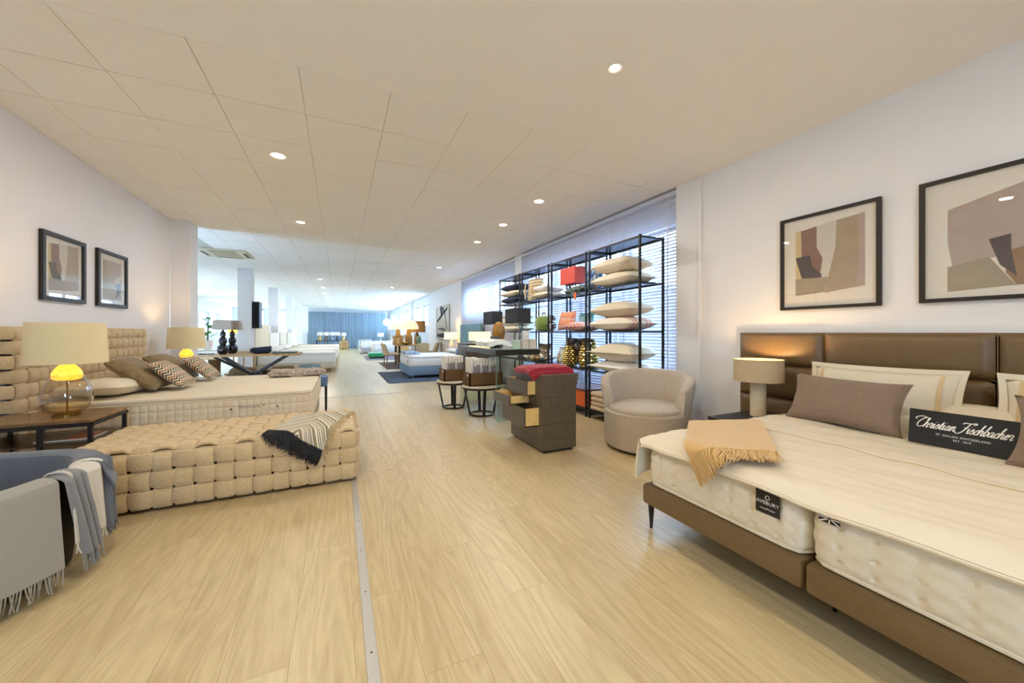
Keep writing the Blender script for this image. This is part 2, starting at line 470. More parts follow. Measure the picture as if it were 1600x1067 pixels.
# ------------------------------------------------------------------ walls
mb = MB().box(XL - .2, XL, -3, 7.58, 0, CH + .1)
solo('wall_left', mb, white_wall, 'white left wall with two framed prints', 'wall', kind='structure', smooth=False)
solo('baseboard_left', MB().box(XL, XL + .014, -3, 7.58, 0, .075, .003), white_gloss, 'white baseboard along the left wall', 'baseboard', kind='structure')
mb = MB().box(XLL, -.55, -3.2, -3, 0, CH + .1).box(.55, XR + .3, -3.2, -3, 0, CH + .1).box(-.55, .55, -3.2, -3, 0, .9).box(-.55, .55, -3.2, -3, 2.1, CH + .1)
solo('wall_back', mb, white_wall, 'white wall behind the viewer with an opening for the added window', 'wall', kind='structure', smooth=False)
solo('wall_divider', MB().box(XLL, XL - .2, 7.38, 7.58, 0, CH + .1), white_wall, 'white wall turning left beyond the first column', 'wall', kind='structure', smooth=False)
ZW0, ZW1 = 1.8, 2.62
ZLOW = .55
bays = [(3.29, 7.58, [(3.42, 4.32), (4.44, 5.3), (5.54, 6.42), (6.54, 7.46)]), (7.92, 12.16, [(8.15, 9.85), (10.05, 11.95)]),
        (17.3, 22.0, [(17.6, 19.4), (19.7, 21.7)]), (22.6, 27.2, [(22.9, 24.7), (25.0, 26.9)]), (27.8, 31.6, [(28.0, 31.4)])]
mb = MB(); y = -3.0
for (a, b, wins) in bays:
    mb.box(XR, XR + .34, y, a, 0, CH + .1)
    zl = ZLOW if a < 4 else (ZW0 if a < 15 else 1.55)
    mb.box(XR + .14, XR + .34, a, b, 0, zl); mb.box(XR + .14, XR + .34, a, b, ZW1, CH + .1)
    yy = a
    for (p, q) in wins:
        mb.box(XR + .14, XR + .34, yy, p, zl, ZW1); yy = q
    mb.box(XR + .14, XR + .34, yy, b, zl, ZW1)
    y = b
mb.box(XR, XR + .34, y, YF + .2, 0, CH + .1)
solo('wall_right', mb, white_wall, 'white right wall with clerestory windows behind blinds', 'wall', kind='structure', smooth=False)
solo('baseboard_right', MB().box(XR - .014, XR, -3, 3.29, 0, .075, .003), white_gloss, 'white baseboard along the right wall', 'baseboard', kind='structure')
solo('trim_3', MB().box(XR - .022, XR, 2.93, 2.975, 0, CH, .006), white_wall, 'thin vertical white cover strip on the right wall', 'wall trim', kind='structure')
solo('trim_4', MB().box(XR - .02, XR, -.9, 2.482, 0, 1.29, .004), white_wall, 'low white backing panel behind the leather headboard', 'wall panel', kind='structure')
win_frame = mat('window_frame_grey', lin(120, 125, 135), .5)
wn = 0
for bi, (a, b, wins) in enumerate(bays):
    for (p, q) in wins:
        wn += 1; ZB = ZLOW if a < 4 else (ZW0 if a < 15 else 1.55)
        t = thing('window_%d' % wn, 'clerestory window number %d along the right wall' % wn, 'window', (XR + .2, (p + q) / 2, ZB), kind='structure')
        fr = MB(); w_ = .045
        fr.box(XR + .2, XR + .26, p, p + w_, ZB, ZW1).box(XR + .2, XR + .26, q - w_, q, ZB, ZW1).box(XR + .2, XR + .26, p, q, ZB, ZB + w_).box(XR + .2, XR + .26, p, q, ZW0 - w_ / 2, ZW0 + w_ / 2).box(XR + .2, XR + .26, p, q, ZW1 - w_, ZW1)
        if q - p > 1.2: fr.box(XR + .2, XR + .26, (p + q) / 2 - .03, (p + q) / 2 + .03, ZW0, ZW1)
        part('frame', fr, win_frame, t, smooth=False)
        part('pane', MB().box(XR + .225, XR + .232, p + w_, q - w_, ZB + w_, ZW1 - w_), pane, t, smooth=False)
wn += 1
t = thing('window_%d' % wn, 'added unseen window behind the viewer that brightens the near room', 'window', (0, -3.1, .9), kind='structure')  # added out of view to balance daylight in the near part of the room
for k in range(5):
    x = -.55 + 1.1 * k / 4; part('mullion', MB().box(x - .02, x + .02, -3.13, -3.07, .9, 2.1), win_frame, t, smooth=False)
    if k < 4: part('pane', MB().box(x + .02, x + 1.1 / 4 - .02, -3.105, -3.098, .9, 2.1), pane, t, smooth=False)
solo('added_outer_wall', MB().box(5.6, 5.8, 1.5, 9.5, 0, 2.15, .01), mat('added_wall_grey', lin(104, 106, 120), .9, noise=.1, nscale=6), 'added wall outside that darkens the backlight of the lower blinds', 'wall', kind='structure', smooth=False)  # added to block the bright sky behind the lower slats
# far wall with windows on its left section and left side wall
fw = [(-6.4, -4.9), (-4.6, -3.2)]
mb = MB().box(-3.2, XR + .3, YF, YF + .2, 0, CH + .1).box(XLL - .2, -3.2, YF, YF + .2, 0, 1.5).box(XLL - .2, -3.2, YF, YF + .2, 2.85, CH + .1)
mb.box(XLL - .2, -6.4, YF, YF + .2, 1.5, 2.85).box(-4.9, -4.6, YF, YF + .2, 1.5, 2.85)
solo('wall_far', mb, white_wall, 'white end wall behind the blue curtain', 'wall', kind='structure', smooth=False)
lw = [(14.2, 16.4), (19.5, 21.7), (25.1, 26.8), (27.05, 28.6)]
mb = MB().box(XLL - .2, XLL, 7.38, YF, 0, 1.2).box(XLL - .2, XLL, 7.38, YF, 2.4, CH + .1); y = 7.38
for (p, q) in lw: mb.box(XLL - .2, XLL, y, p, 1.2, 2.4); y = q
mb.box(XLL - .2, XLL, y, YF, 1.2, 2.4)
solo('wall_side', mb, white_wall, 'white far left wall with bright windows', 'wall', kind='structure', smooth=False)
for k, (p, q) in enumerate(lw + fw):
    far = k >= len(lw); wn += 1
    if not far:
        t = thing('window_%d' % wn, 'bright window number %d in the far left wall' % wn, 'window', (XLL, (p + q) / 2, 1.2), kind='structure')
        fr = MB()
        for (c, d, e, f) in ((p, p + .05, 1.2, 2.4), (q - .05, q, 1.2, 2.4), (p, q, 1.2, 1.25), (p, q, 2.35, 2.4)): fr.box(XLL - .1, XLL - .04, c, d, e, f)
        part('frame', fr, win_frame, t, smooth=False); part('pane', MB().box(XLL - .08, XLL - .073, p + .05, q - .05, 1.25, 2.35), pane, t, smooth=False)
    else:
        t = thing('window_%d' % wn, 'tall bright window number %d in the end wall' % wn, 'window', ((p + q) / 2, YF, 1.5), kind='structure')
        fr = MB()
        for (c, d, e, f) in ((p, p + .05, 1.5, 2.85), (q - .05, q, 1.5, 2.85), (p, q, 1.5, 1.55), (p, q, 2.8, 2.85)): fr.box(c, d, YF + .04, YF + .1, e, f)
        part('frame', fr, win_frame, t, smooth=False); part('pane', MB().box(p + .05, q - .05, YF + .07, YF + .077, 1.55, 2.8), pane, t, smooth=False)
        for j in range(5):
            part('rail', MB().bar((p, YF - .06, 1.7 + j * .22), (q, YF - .06, 2.05 + j * .22), .035), win_frame, t)

# columns
for k, (y, lab) in enumerate(((7.58, 'white square column ending the left wall'), (12.5, 'white square column carrying the black loudspeaker'), (17.4, 'white column second beyond the loudspeaker'),
                              (22.5, 'slim looking white column third beyond the loudspeaker'), (27.2, 'farthest white column before the curtain'))):
    x0, x1 = (XL, -2.17) if k == 0 else (-2.55, -2.22)
    c = thing('column', lab, 'column', ((x0 + x1) / 2, y + .17, 0), kind='structure', group='columns along the left aisle')
    part('shaft', MB().box(x0, x1, y, y + .36, .08, CH, .004), white_wall, c, smooth=False)
    part('skirting', MB().box(x0 - (.0 if k == 0 else .012), x1 + .012, y - .012, y + .372, 0, .08, .003), white_gloss, c, smooth=False)
# low white partition behind the row of beds
solo('wall_low', MB().box(-2.55, -2.45, 12.9, 29.0, 0, 1.52, .004), white_wall, 'low white partition wall behind the row of white beds', 'wall', kind='structure', smooth=False)
solo('wall_stub', MB().box(-2.3, -1.95, 29.0, 29.3, 1.2, CH, .004), white_wall, 'short white wall stub left of the blue curtain', 'wall', kind='structure', smooth=False)

# ------------------------------------------------------------------ ceiling
ceil_far = bpy.data.materials.new('ceiling_tile_grid'); ceil_far.use_nodes = True
t_ = ceil_far.node_tree; b_ = t_.nodes['Principled BSDF']
br = N(t_, 'ShaderNodeTexBrick'); br.offset = 0; tc = N(t_, 'ShaderNodeTexCoord'); mp = N(t_, 'ShaderNodeMapping')
mp.inputs['Location'].default_value = (.25, .12, 0)
t_.links.new(tc.outputs['Object'], mp.inputs[0]); t_.links.new(mp.outputs[0], br.inputs['Vector'])
br.inputs['Scale'].default_value = 1; br.inputs['Mortar Size'].default_value = .004; br.inputs['Brick Width'].default_value = .6; br.inputs['Row Height'].default_value = .6
br.inputs['Color1'].default_value = lin(244, 242, 238); br.inputs['Color2'].default_value = lin(240, 238, 234); br.inputs['Mortar'].default_value = lin(196, 190, 180)
t_.links.new(br.outputs[0], b_.inputs['Base Color']); b_.inputs['Roughness'].default_value = .9
YT = 2.88 + .6 * 12
solo('ceiling_plain', MB().box(XL - .2, XR + .34, -3.2, 2.88, CH, CH + .1), ceil_mat, 'smooth plaster ceiling overhead nearest the viewer', 'ceiling', kind='structure', smooth=False)
solo('ceiling_far', MB().box(XL - .2, XR + .34, YT, YF + .2, CH, CH + .1).box(XLL - .2, XL - .2, 7.38, YF + .2, CH, CH + .1), ceil_far, 'tiled ceiling receding to the blue curtain', 'ceiling', kind='structure', loc=(0, 0, CH), smooth=False)
ceiling = solo('ceiling', MB().box(XL - .2, XR + .34, 2.88, YT, CH + .009, CH + .1), mat('ceiling_grid_grey', lin(200, 194, 184), .9), 'suspended ceiling of square white tiles', 'ceiling', kind='structure', loc=(0, 0, CH), smooth=False)
xs = [XL] + [-2.05 + .6 * k for k in range(10)] + [XR]
tile_cache = {}
for i in range(len(xs) - 1):
    for j in range(12):
        w_ = xs[i + 1] - xs[i]; key = round(w_, 3)
        if key not in tile_cache:
            me = MB().box(-w_ / 2 + .002, w_ / 2 - .002, -.2955, .2955, 0, .009, .002).mesh('ceiling_tile', False); me.materials.append(ceil_mat); tile_cache[key] = me
        o = bpy.data.objects.new('ceiling_tile', tile_cache[key]); COL.objects.link(o); o.parent = ceiling
        o.location = ((xs[i] + xs[i + 1]) / 2, 2.88 + .6 * j + .3, random.uniform(0, .002)); o.rotation_euler = (random.uniform(-.004, .004), random.uniform(-.004, .004), 0)

# downlights
lens_m = mat('downlight_lens', lin(255, 244, 224), .4, emit=(1, .88, .68, 1), estr=14)
ring_m = mat('downlight_ring', lin(238, 236, 230), .4)
def downlight(x, y, lab, power=DOWN_W, r=.068, col=WARM):
    t = thing('downlight', lab, 'ceiling light', (x, y, CH), group='recessed ceiling downlights')
    part('ring', MB().lathe([(r, CH - .0005), (r + .012, CH - .004), (r + .005, CH - .009), (r - .008, CH - .004), (r - .01, CH - .0005)], x, y, 24), ring_m, t)
    part('lens', MB().lathe([(r - .009, CH - .001), (r - .012, CH - .0035), (.0001, CH - .0045)], x, y, 24), lens_m, t)
    lamp('lamp', 'AREA', (x, y, CH - .012), power, col, r * 1.6, t)
    return t
dl = [(1.69, 1.98, 'downlight nearest the viewer above the leather bed'), (-.56, 4.4, 'large downlight above the woven bench'), (-.565, 6.9, 'downlight above the cream bed foot'),
      (2.465, 4.43, 'downlight nearest the shelves'), (2.465, 5.65, 'second downlight above the shelves'), (2.475, 6.94, 'third downlight above the shelves'), (2.49, 10.1, 'downlight above the blue bed'),
      (-.58, 14.0, 'first of the aisle downlights in a line to the curtain'), (-.59, 16.5, 'second aisle downlight towards the curtain'), (-.58, 18.9, 'third aisle downlight towards the curtain'),
      (-.58, 21.4, 'fourth aisle downlight towards the curtain'), (-.58, 23.9, 'fifth aisle downlight towards the curtain'), (-.58, 26.4, 'sixth aisle downlight towards the curtain'), (-.58, 28.9, 'last aisle downlight before the curtain'),
      (1.91, 15.4, 'downlight above the dining table'), (1.95, 19.5, 'downlight beyond the dining table'), (1.9, 24.5, 'faint downlight near the far right windows'),
      (-4.2, 16.35, 'downlight in the left bay beyond the columns'), (-4.2, 18.9, 'second downlight in the left bay'), (-4.2, 22.5, 'far downlight in the left bay'), (-4.2, 11.2, 'downlight above the plant corner'),
      (-.56, 1.7, 'downlight overhead near the viewer on the left'), (1.69, -.6, 'downlight behind the viewer on the right'), (-.56, -.9, 'downlight behind the viewer on the left')]
for k, (x, y, lab) in enumerate(dl): downlight(x, y, lab, DOWN_W * (.85 if k == 0 else 1.35 if y < 2.5 else 1.0 if y < 12 else .9), .042 if k == 0 else .068, (1.0, .88, .70) if y < 2.5 else WARM)

# air conditioner cassette
ac = thing('air_conditioner', 'cream ceiling cassette air conditioner beyond the left column', 'air conditioner', (-2.3, 10.28, CH))
acm = mat('aged_cream_plastic', lin(214, 204, 176), .5); acd = mat('dark_slot', lin(60, 58, 48), .6)
part('panel', MB().box(-2.75, -1.85, 9.83, 10.73, CH - .035, CH - .001, .012), acm, ac)
gr = part('grille', MB().box(-2.55, -2.05, 10.03, 10.53, CH - .042, CH - .036, .003), mat('grille_tan', lin(176, 164, 130), .6), ac)
for (a, b, c, d) in ((-2.55, -2.05, 9.87, 9.93), (-2.55, -2.05, 10.63, 10.69), (-2.71, -2.65, 10.03, 10.53), (-1.95, -1.89, 10.03, 10.53)):
    part('louvre', MB().box(a, b, c, d, CH - .041, CH - .036, .002), acd, ac)

# ------------------------------------------------------------------ blinds
slat_cache = {}
def blind(y0, y1, lab, z0=.12, z1=2.95, pitch=.043, split=True, tilt=50):
    """horizontal-slat blind hanging in the window recess"""
    x = XR + .035; w_ = y1 - y0 - .012
    t = thing('window_blind', lab, 'blind', (x, (y0 + y1) / 2, z0), group='white slatted window blinds')
    part('headrail', MB().box(x - .03, x + .03, y0 + .006, y1 - .006, z1, z1 + .055, .004), slat_mat, t)
    part('bottom_rail', MB().box(x - .024, x + .024, y0 + .006, y1 - .006, z0, z0 + .018, .004), slat_mat, t)
    n = int((z1 - z0 - .03) / pitch); a = R(tilt)
    prof = [(-.025, 0), (-.012, .0022), (0, .003), (.012, .0022), (.025, 0)]
    def slat():
        m_ = MB(); vs = []
        for yy in (-w_ / 2, w_ / 2):
            for dz in (0, .0026):
                for (px, pz) in prof: vs.append((px * math.cos(a) - (pz + dz) * math.sin(a), yy, px * math.sin(a) + (pz + dz) * math.cos(a)))
        fs = []
        for k in range(4): fs += [(k, k + 1, 11 + k, 10 + k), (5 + k, 15 + k, 16 + k, 6 + k)]
        fs += [(0, 10, 15, 5), (4, 9, 19, 14)]
        return m_.add(vs, fs)
    zz = [z0 + .035 + k * pitch for k in range(n)]
    if split:
        key = round(w_, 3)
        if key not in slat_cache:
            me = slat().mesh('slat', False); me.materials.append(slat_mat); slat_cache[key] = me
        for z in zz:
            o = bpy.data.objects.new('slat', slat_cache[key]); COL.objects.link(o); o.parent = t; o.location = (0, 0, z - z0)
    else:
        m_ = MB(); s0 = slat()
        for z in zz: m_.add([(p[0] + x, p[1] + (y0 + y1) / 2, p[2] + z) for p in s0.v], s0.f)
        part('slats', m_, slat_mat, t, smooth=False, kind='stuff')
    nt_ = max(2, int(w_ / .36))
    for k in range(nt_):
        yy = y0 + .14 + (y1 - y0 - .28) * k / (nt_ - 1)
        part('ladder_tape', MB().box(x - .0235, x - .0225, yy - .012, yy + .012, z0 + .02, z1), slat_mat, t, smooth=False)
    return t
for k, (a, b, lab) in enumerate(((3.29, 4.37, 'white slatted blind behind the nearest shelf unit'), (4.37, 5.42, 'white slatted blind behind the red lampshade'), (5.42, 6.5, 'white slatted blind behind the woven bag shelf'), (6.5, 7.58, 'white slatted blind behind the navy pillow shelf'))):
    blind(a, b, lab)
for (a, b, lab) in ((7.92, 10.02, 'pinkish white slatted blind just beyond the shelves'), (10.02, 12.16, 'white slatted blind beside the abstract painting')):
    blind(a, b, lab, split=False)
sheer = mat('pale_sheer_blind', lin(214, 222, 236), .8)
for k, (a, b, wins) in enumerate(bays[2:4]):
    t = thing('window_blind', ('pale roller blind below the window behind the dome lamps', 'pale roller blind farther along the right wall')[k], 'blind', (XR + .06, (a + b) / 2, .1))
    mbb = MB(); mbb.grid(lambda u, v: (XR + .05 + .012 * math.sin(u * 90), a + (b - a) * u, .1 + 1.12 * v), 90, 2)
    part('fabric', mbb, sheer, t); part('headrail', MB().box(XR + .02, XR + .09, a, b, 1.2, 1.25, .004), slat_mat, t)

# ================================================================== helpers for soft goods
def basis(loc, ex, ey):
    ex = Vector(ex).normalized(); ey = Vector(ey).normalized(); ez = ex.cross(ey).normalized()
    M = Matrix.Identity(4)
    for i in range(3): M[i][0] = ex[i]; M[i][1] = ey[i]; M[i][2] = ez[i]; M[i][3] = loc[i]
    return M
def mattress_mb(x0, x1, y0, y1, z0, z1, r=.09, step=.02, rows=12, fn=None, er=.02):
    path, T = rpath([(x0, y0), (x1, y0), (x1, y1), (x0, y1)], r, step, True)
    zs = [(er, z0), (er * .3, z0 + er * .3), (0, z0 + er)] + [(0, z0 + er + (z1 - z0 - 2 * er) * (k + 1) / rows) for k in range(rows)] + [(er * .3, z1 - er * .3), (er, z1)]
    mb = MB(); vs = []; fs = []; m = len(path)
    for (ins, z) in zs:
        for (a, b, na, nb, s_) in path:
            o = -ins + (fn(s_, z, a, b) if fn and ins == 0 else 0)
            vs.append((a - na * o, b - nb * o, z))
    for i in range(len(zs) - 1):
        for k in range(m): fs.append((i * m + k, i * m + (k + 1) % m, (i + 1) * m + (k + 1) % m, (i + 1) * m + k))
    fs.append(tuple(reversed(range(m)))); fs.append(tuple(range((len(zs) - 1) * m, len(zs) * m)))
    return mb.add(vs, fs)
def fringe_mb(p0, p1, d, n, length, r=.0022, jitter=.25, gravity=None):
    """threads hanging from the edge p0-p1 in direction d"""
    mb = MB(); p0 = Vector(p0); p1 = Vector(p1); d = Vector(d).normalized(); e = (p1 - p0).normalized()
    for k in range(n):
        a = p0.lerp(p1, (k + .5) / n); l = length * random.uniform(1 - jitter, 1.05)
        q = d + e * random.uniform(-.22, .22) + Vector((random.uniform(-.1, .1), random.uniform(-.1, .1), 0))
        b = a + q.normalized() * l * .5 + Vector((0, 0, random.uniform(-.003, .003))); c = b + (q + e * random.uniform(-.25, .25)).normalized() * l * .5
        mb.tube([a, b, c], [r, r, r * .7], 4)
    return mb
def sheet(fn, nu, nv, th=.006):
    """a cloth of real thickness: fn(u,v) -> point; both faces plus a closed rim"""
    P = [[Vector(fn(i / nu, j / nv)) for j in range(nv + 1)] for i in range(nu + 1)]
    mb = MB(); top = []; bot = []; uvs = []
    for i in range(nu + 1):
        for j in range(nv + 1):
            a = P[min(i + 1, nu)][j] - P[max(i - 1, 0)][j]; b = P[i][min(j + 1, nv)] - P[i][max(j - 1, 0)]
            n = a.cross(b); n = n.normalized() if n.length > 1e-12 else Vector((0, 0, 1))
            top.append(P[i][j] + n * th / 2); bot.append(P[i][j] - n * th / 2); uvs.append((i / nu, j / nv))
    w = nv + 1; N_ = len(top); fs = []
    for i in range(nu):
        for j in range(nv):
            a, b, c, d = i * w + j, (i + 1) * w + j, (i + 1) * w + j + 1, i * w + j + 1
            fs += [(a, b, c, d), (N_ + a, N_ + d, N_ + c, N_ + b)]
    rim = [i * w for i in range(nu + 1)] + [nu * w + j for j in range(1, nv + 1)] + [i * w + nv for i in range(nu - 1, -1, -1)] + [j for j in range(nv - 1, 0, -1)]
    for k in range(len(rim)):
        a, b = rim[k], rim[(k + 1) % len(rim)]; fs.append((a, N_ + a, N_ + b, b))
    mb.add(top + bot, fs, uvs + uvs)
    return mb
GLYPH = {'i': ([[(0, .5), (.12, 1), (.1, .2), (.2, 0), (.4, .25)], [(.16, 1.36), (.19, 1.42)]], .4),
 'r': ([[(0, .5), (.15, 1.05), (.3, .95), (.42, .9), (.36, .3), (.45, 0), (.65, .25)]], .6),
 's': ([[(0, .3), (.25, 1.05), (.3, .75), (.42, .35), (.3, .02), (.08, .08)], [(.4, .2), (.58, .3)]], .55),
 't': ([[(0, .4), (.2, 1.6), (.14, .25), (.25, 0), (.45, .25)], [(0, 1.05), (.36, 1.05)]], .42),
 'a': ([[(.5, .85), (.3, 1.0), (.05, .6), (.08, .1), (.28, .05), (.5, .6), (.52, .95), (.48, .25), (.58, 0), (.78, .25)]], .72),
 'n': ([[(0, .4), (.1, 1), (.1, 0), (.15, .5), (.35, 1), (.48, .8), (.44, .2), (.55, 0), (.75, .25)]], .7),
 'h': ([[(0, .4), (.25, 1.9), (.18, 2.0), (.1, 1.5), (.08, 0), (.15, .6), (.35, 1), (.48, .8), (.44, .2), (.55, 0), (.75, .25)]], .7),
 'c': ([[(.45, .8), (.3, 1), (.06, .6), (.08, .12), (.25, 0), (.5, .25)]], .46),
 'e': ([[(0, .25), (.3, .55), (.38, .9), (.22, 1), (.06, .55), (.12, .1), (.28, 0), (.5, .25)]], .48),
 'b': ([[(0, .4), (.25, 1.9), (.17, 2), (.1, 1.4), (.1, .15), (.28, 0), (.48, .5), (.4, .95), (.25, .9)], [(.42, .8), (.62, .75)]], .58),
 'C': ([[(1.2, 1.45), (1.2, 1.95), (.8, 2.05), (.35, 1.6), (.1, .9), (.2, .25), (.6, 0), (1.0, .2), (1.25, .55)], [(.8, 2.1), (.2, 2.3), (-.45, 2.1), (-.7, 1.75), (-.4, 1.55)]], 1.15),
 'F': ([[(-.15, 1.75), (0, 2.05), (.5, 2.0), (1.0, 2.05), (1.35, 2.2), (1.5, 2.0), (1.2, 1.85)], [(.75, 2.0), (.6, 1.2), (.4, .3), (.1, -.15), (-.3, -.2), (-.45, .05)], [(.35, 1.05), (.85, 1.1)]], .95)}
def script_mb(body, width, shear=.45, r=.06):
    """flowing handwritten lettering drawn as smooth strokes"""
    x = 0; strokes = []
    for ch in body:
        if ch == ' ': x += .55; continue
        st, adv = GLYPH[ch]
        for s_ in st: strokes.append([(x + a + b * shear, b) for (a, b) in s_])
        x += adv
    sc = width / x; mb = MB()
    for s_ in strokes:
        P = [Vector((a, b)) for a, b in s_]; pts = []
        for i in range(len(P) - 1):
            p0 = P[max(i - 1, 0)]; p1 = P[i]; p2 = P[i + 1]; p3 = P[min(i + 2, len(P) - 1)]
            for k in range(4):
                t = k / 4; pts.append(.5 * ((2 * p1) + (p2 - p0) * t + (2 * p0 - 5 * p1 + 4 * p2 - p3) * t * t + (3 * p1 - p0 - 3 * p2 + p3) * t ** 3))
        pts.append(P[-1])
        mb.tube([((p.x - x / 2) * sc, p.y * sc, 0) for p in pts], r * sc, 5)
    for i, p in enumerate(mb.v): mb.v[i] = (p[0], p[1], p[2] * .25)
    return mb

# ================================================================== WOVEN BED, LEFT
BX0, BX1, BY0, BY1 = -2.30, -.255, 4.48, 6.36
bedL = thing('woven_bed', 'cream boxspring bed with woven boucle headboard against the left wall', 'bed', (-1.2, 5.42, 0))
hb = bedL
# headboard: woven strips
HY0, HY1, HH = 4.30, 6.47, 1.285
core_m = mat('dark_weave_core', lin(70, 56, 40), .95)
part('headboard_core', MB().box(-2.405, -2.34, HY0 + .05, HY1 - .05, .02, HH - .05, .02), core_m, bedL)
ncol, nrow = 18, 11
cw = (HY1 - HY0) / ncol; rh = HH / nrow
path, T = rpath([(-2.325, .01), (-2.325, HH - .03), (-2.41, HH - .03)], .05, .019)
mid = path[len(path) // 3]; flip = 1 if mid[2] > 0 else -1
path = [(a, b, na * flip, nb * flip, s_) for (a, b, na, nb, s_) in path]
for i in range(ncol):
    y = HY0 + cw * (i + .5)
    part('woven_strip', band(path, T, False, lambda a, b: (a, y, b), nrow, 1 if i % 2 == 0 else -1, cw * .90, .040, .017, (0, 1, 0), cell=rh), boucle, bedL)
path, T = rpath([(-2.40, HY0 - .012), (-2.325, HY0 - .012), (-2.325, HY1 + .012), (-2.40, HY1 + .012)], .04, .019)
# normals must point away from the wall (+x on the front)
mid = path[len(path) // 2]; flip = 1 if mid[2] > 0 else -1
HP = [(a, b, na * flip, nb * flip, s_) for (a, b, na, nb, s_) in path]
for j in range(nrow):
    z = .01 + rh * (j + .5)
    part('woven_strip', band([p for p in HP], T, False, lambda a, b: (a, b, z), ncol, -1 if j % 2 == 0 else 1, rh * .90, .040, .017, (0, 0, 1), cell=cw, s0=.07), boucle, bedL)
base_m = mat('taupe_linen_base', lin(176, 160, 134), .9, noise=.12, nscale=160, bump=.25, bscale=240)
part('base', MB().box(BX0 + .02, BX1 - .02, BY0 + .01, BY1 - .01, .10, .375, .02), base_m, bedL)
for (x, y) in ((BX1 - .07, BY0 + .08), (BX1 - .07, BY1 - .08), (BX0 + .2, BY0 + .08), (BX0 + .2, BY1 - .08)):
    part('leg', MB().lathe([(.014, 0), (.02, .102)], x, y, 12), black_metal, bedL)
def quilt(s_, z, a, b):
    g = .062
    u = abs(((s_ / g) % 1) - .5) * 2; v = abs((((z - .38) / g) % 1) - .5) * 2
    return .010 * (1 - max(u ** 4, v ** 4)) - .005
mt = part('mattress', mattress_mb(BX0 + .03, BX1, BY0, BY1, .378, .585, .10, .0124, 16, quilt, .015), matt_cream, bedL)
part('piping', MB().tube([(a, b, .583) for (a, b, c, d, e_) in rpath([(BX0 + .03, BY0), (BX1, BY0), (BX1, BY1), (BX0 + .03, BY1)], .10, .05, True)[0]], .008, 6, True), matt_cream, mt)
part('piping', MB().tube([(a, b, .384) for (a, b, c, d, e_) in rpath([(BX0 + .03, BY0), (BX1, BY0), (BX1, BY1), (BX0 + .03, BY1)], .10, .05, True)[0]], .010, 6, True), matt_cream, mt)
stitch = mat('stitched_grey_thread', lin(150, 136, 112), .8)
L = text_mb('fairmont +', .052, ext=.0008); L.xf(basis((-.79, BY0 - .006, .50), (1, 0, 0), (0, 0, 1)))
part('lettering', L, stitch, mt, label='stitched lettering fairmont')
for x in (-.965, -.575):
    part('air_vent', MB().lathe([(.011, 0), (.011, .004), (.006, .005), (.0001, .003)], 0, 0, 12).xf(basis((x, BY0 - .003, .485), (1, 0, 0), (0, 0, 1))), mat('vent_steel', lin(120, 110, 95), .4, .7), mt)
tp = part('topper', mattress_mb(BX0 + .03, BX1, BY0 - .005, BY1, .59, .632, .10, .03, 3, None, .016), cream_cotton, bedL)
# things on the bed
solo('pillow', cushion_mb(.78, .46, .17, 18, .05, 3), cream_cotton, 'plain cream pillow lying flat against the woven headboard', 'pillow', M=TR((-2.02, 4.93, .715), R(0), R(4), R(90)))
velvet = mat('taupe_velvet', lin(126, 106, 72), .75, noise=.25, nscale=22, bump=.2, bscale=60, sheen=.15)
zz1 = zigzag('zigzag_black_cream', [lin(30, 28, 30), lin(222, 208, 180), lin(40, 36, 36), lin(200, 186, 160), lin(150, 96, 60), lin(226, 214, 190)], 4.2, 9, .30)
LEAN = (-.74, 0, .67)
solo('cushion', cushion_mb(.55, .50, .17, 18, .10, 5), velvet, 'taupe velvet cushion nearest the table lamp on the cream bed', 'cushion', M=basis((-1.86, 5.14, .815), (0, 1, 0), (-.80, 0, .60)))
solo('cushion', cushion_mb(.55, .50, .17, 18, .10, 8), velvet, 'taupe velvet cushion behind the first zigzag cushion', 'cushion', M=basis((-1.86, 5.90, .815), (0, 1, 0), (-.80, 0, .60)))
solo('cushion', cushion_mb(.42, .40, .12, 18, .08, 2), zz1, 'black and cream zigzag cushion in front on the cream bed', 'cushion', M=basis((-1.62, 5.16, .80), (0, 1, 0), LEAN))
solo('cushion', cushion_mb(.42, .40, .12, 18, .08, 4), zz1, 'second black and cream zigzag cushion farther across the bed', 'cushion', M=basis((-1.58, 5.94, .80), (0, 1, 0), LEAN))
plaid = patches('brown_cream_tweed', [lin(92, 70, 56), lin(206, 192, 176), lin(150, 128, 110), lin(226, 218, 206), lin(120, 104, 98)], 90)
th = thing('folded_throw', 'brown and cream mottled throw folded on the far foot corner', 'throw', (-.5, 6.1, .63))
part('cloth', sheet(lambda u, v: (-.86 + .66 * u + .03 * math.sin(v * 5), 5.86 + .52 * v - .02 * math.sin(u * 7), .675 + .018 * wob(u * 3, v * 3) - .10 * max(0, u - .88) * 6 * (u - .88)), 26, 20, .06), plaid, th)
# blue footstool by the bed foot
st = thing('footstool', 'small blue upholstered stool beyond the cream bed foot', 'stool', (-.3, 6.6, 0))
bluefab = mat('denim_blue_fabric', lin(104, 138, 178), .9, noise=.1, nscale=90)
part('seat', MB().box(-.46, -.165, 6.42, 6.78, .40, .56, .03), bluefab, st)
for (x, y) in ((-.43, 6.45), (-.19, 6.45), (-.43, 6.75), (-.19, 6.75)): part('leg', MB().lathe([(.012, 0), (.016, .41)], x, y, 10), black_metal, st)
part('tag', MB().box(-.164, -.16, 6.44, 6.52, .46, .56), mat('rust_tag', lin(176, 86, 44), .7), st, label='rust orange tag')

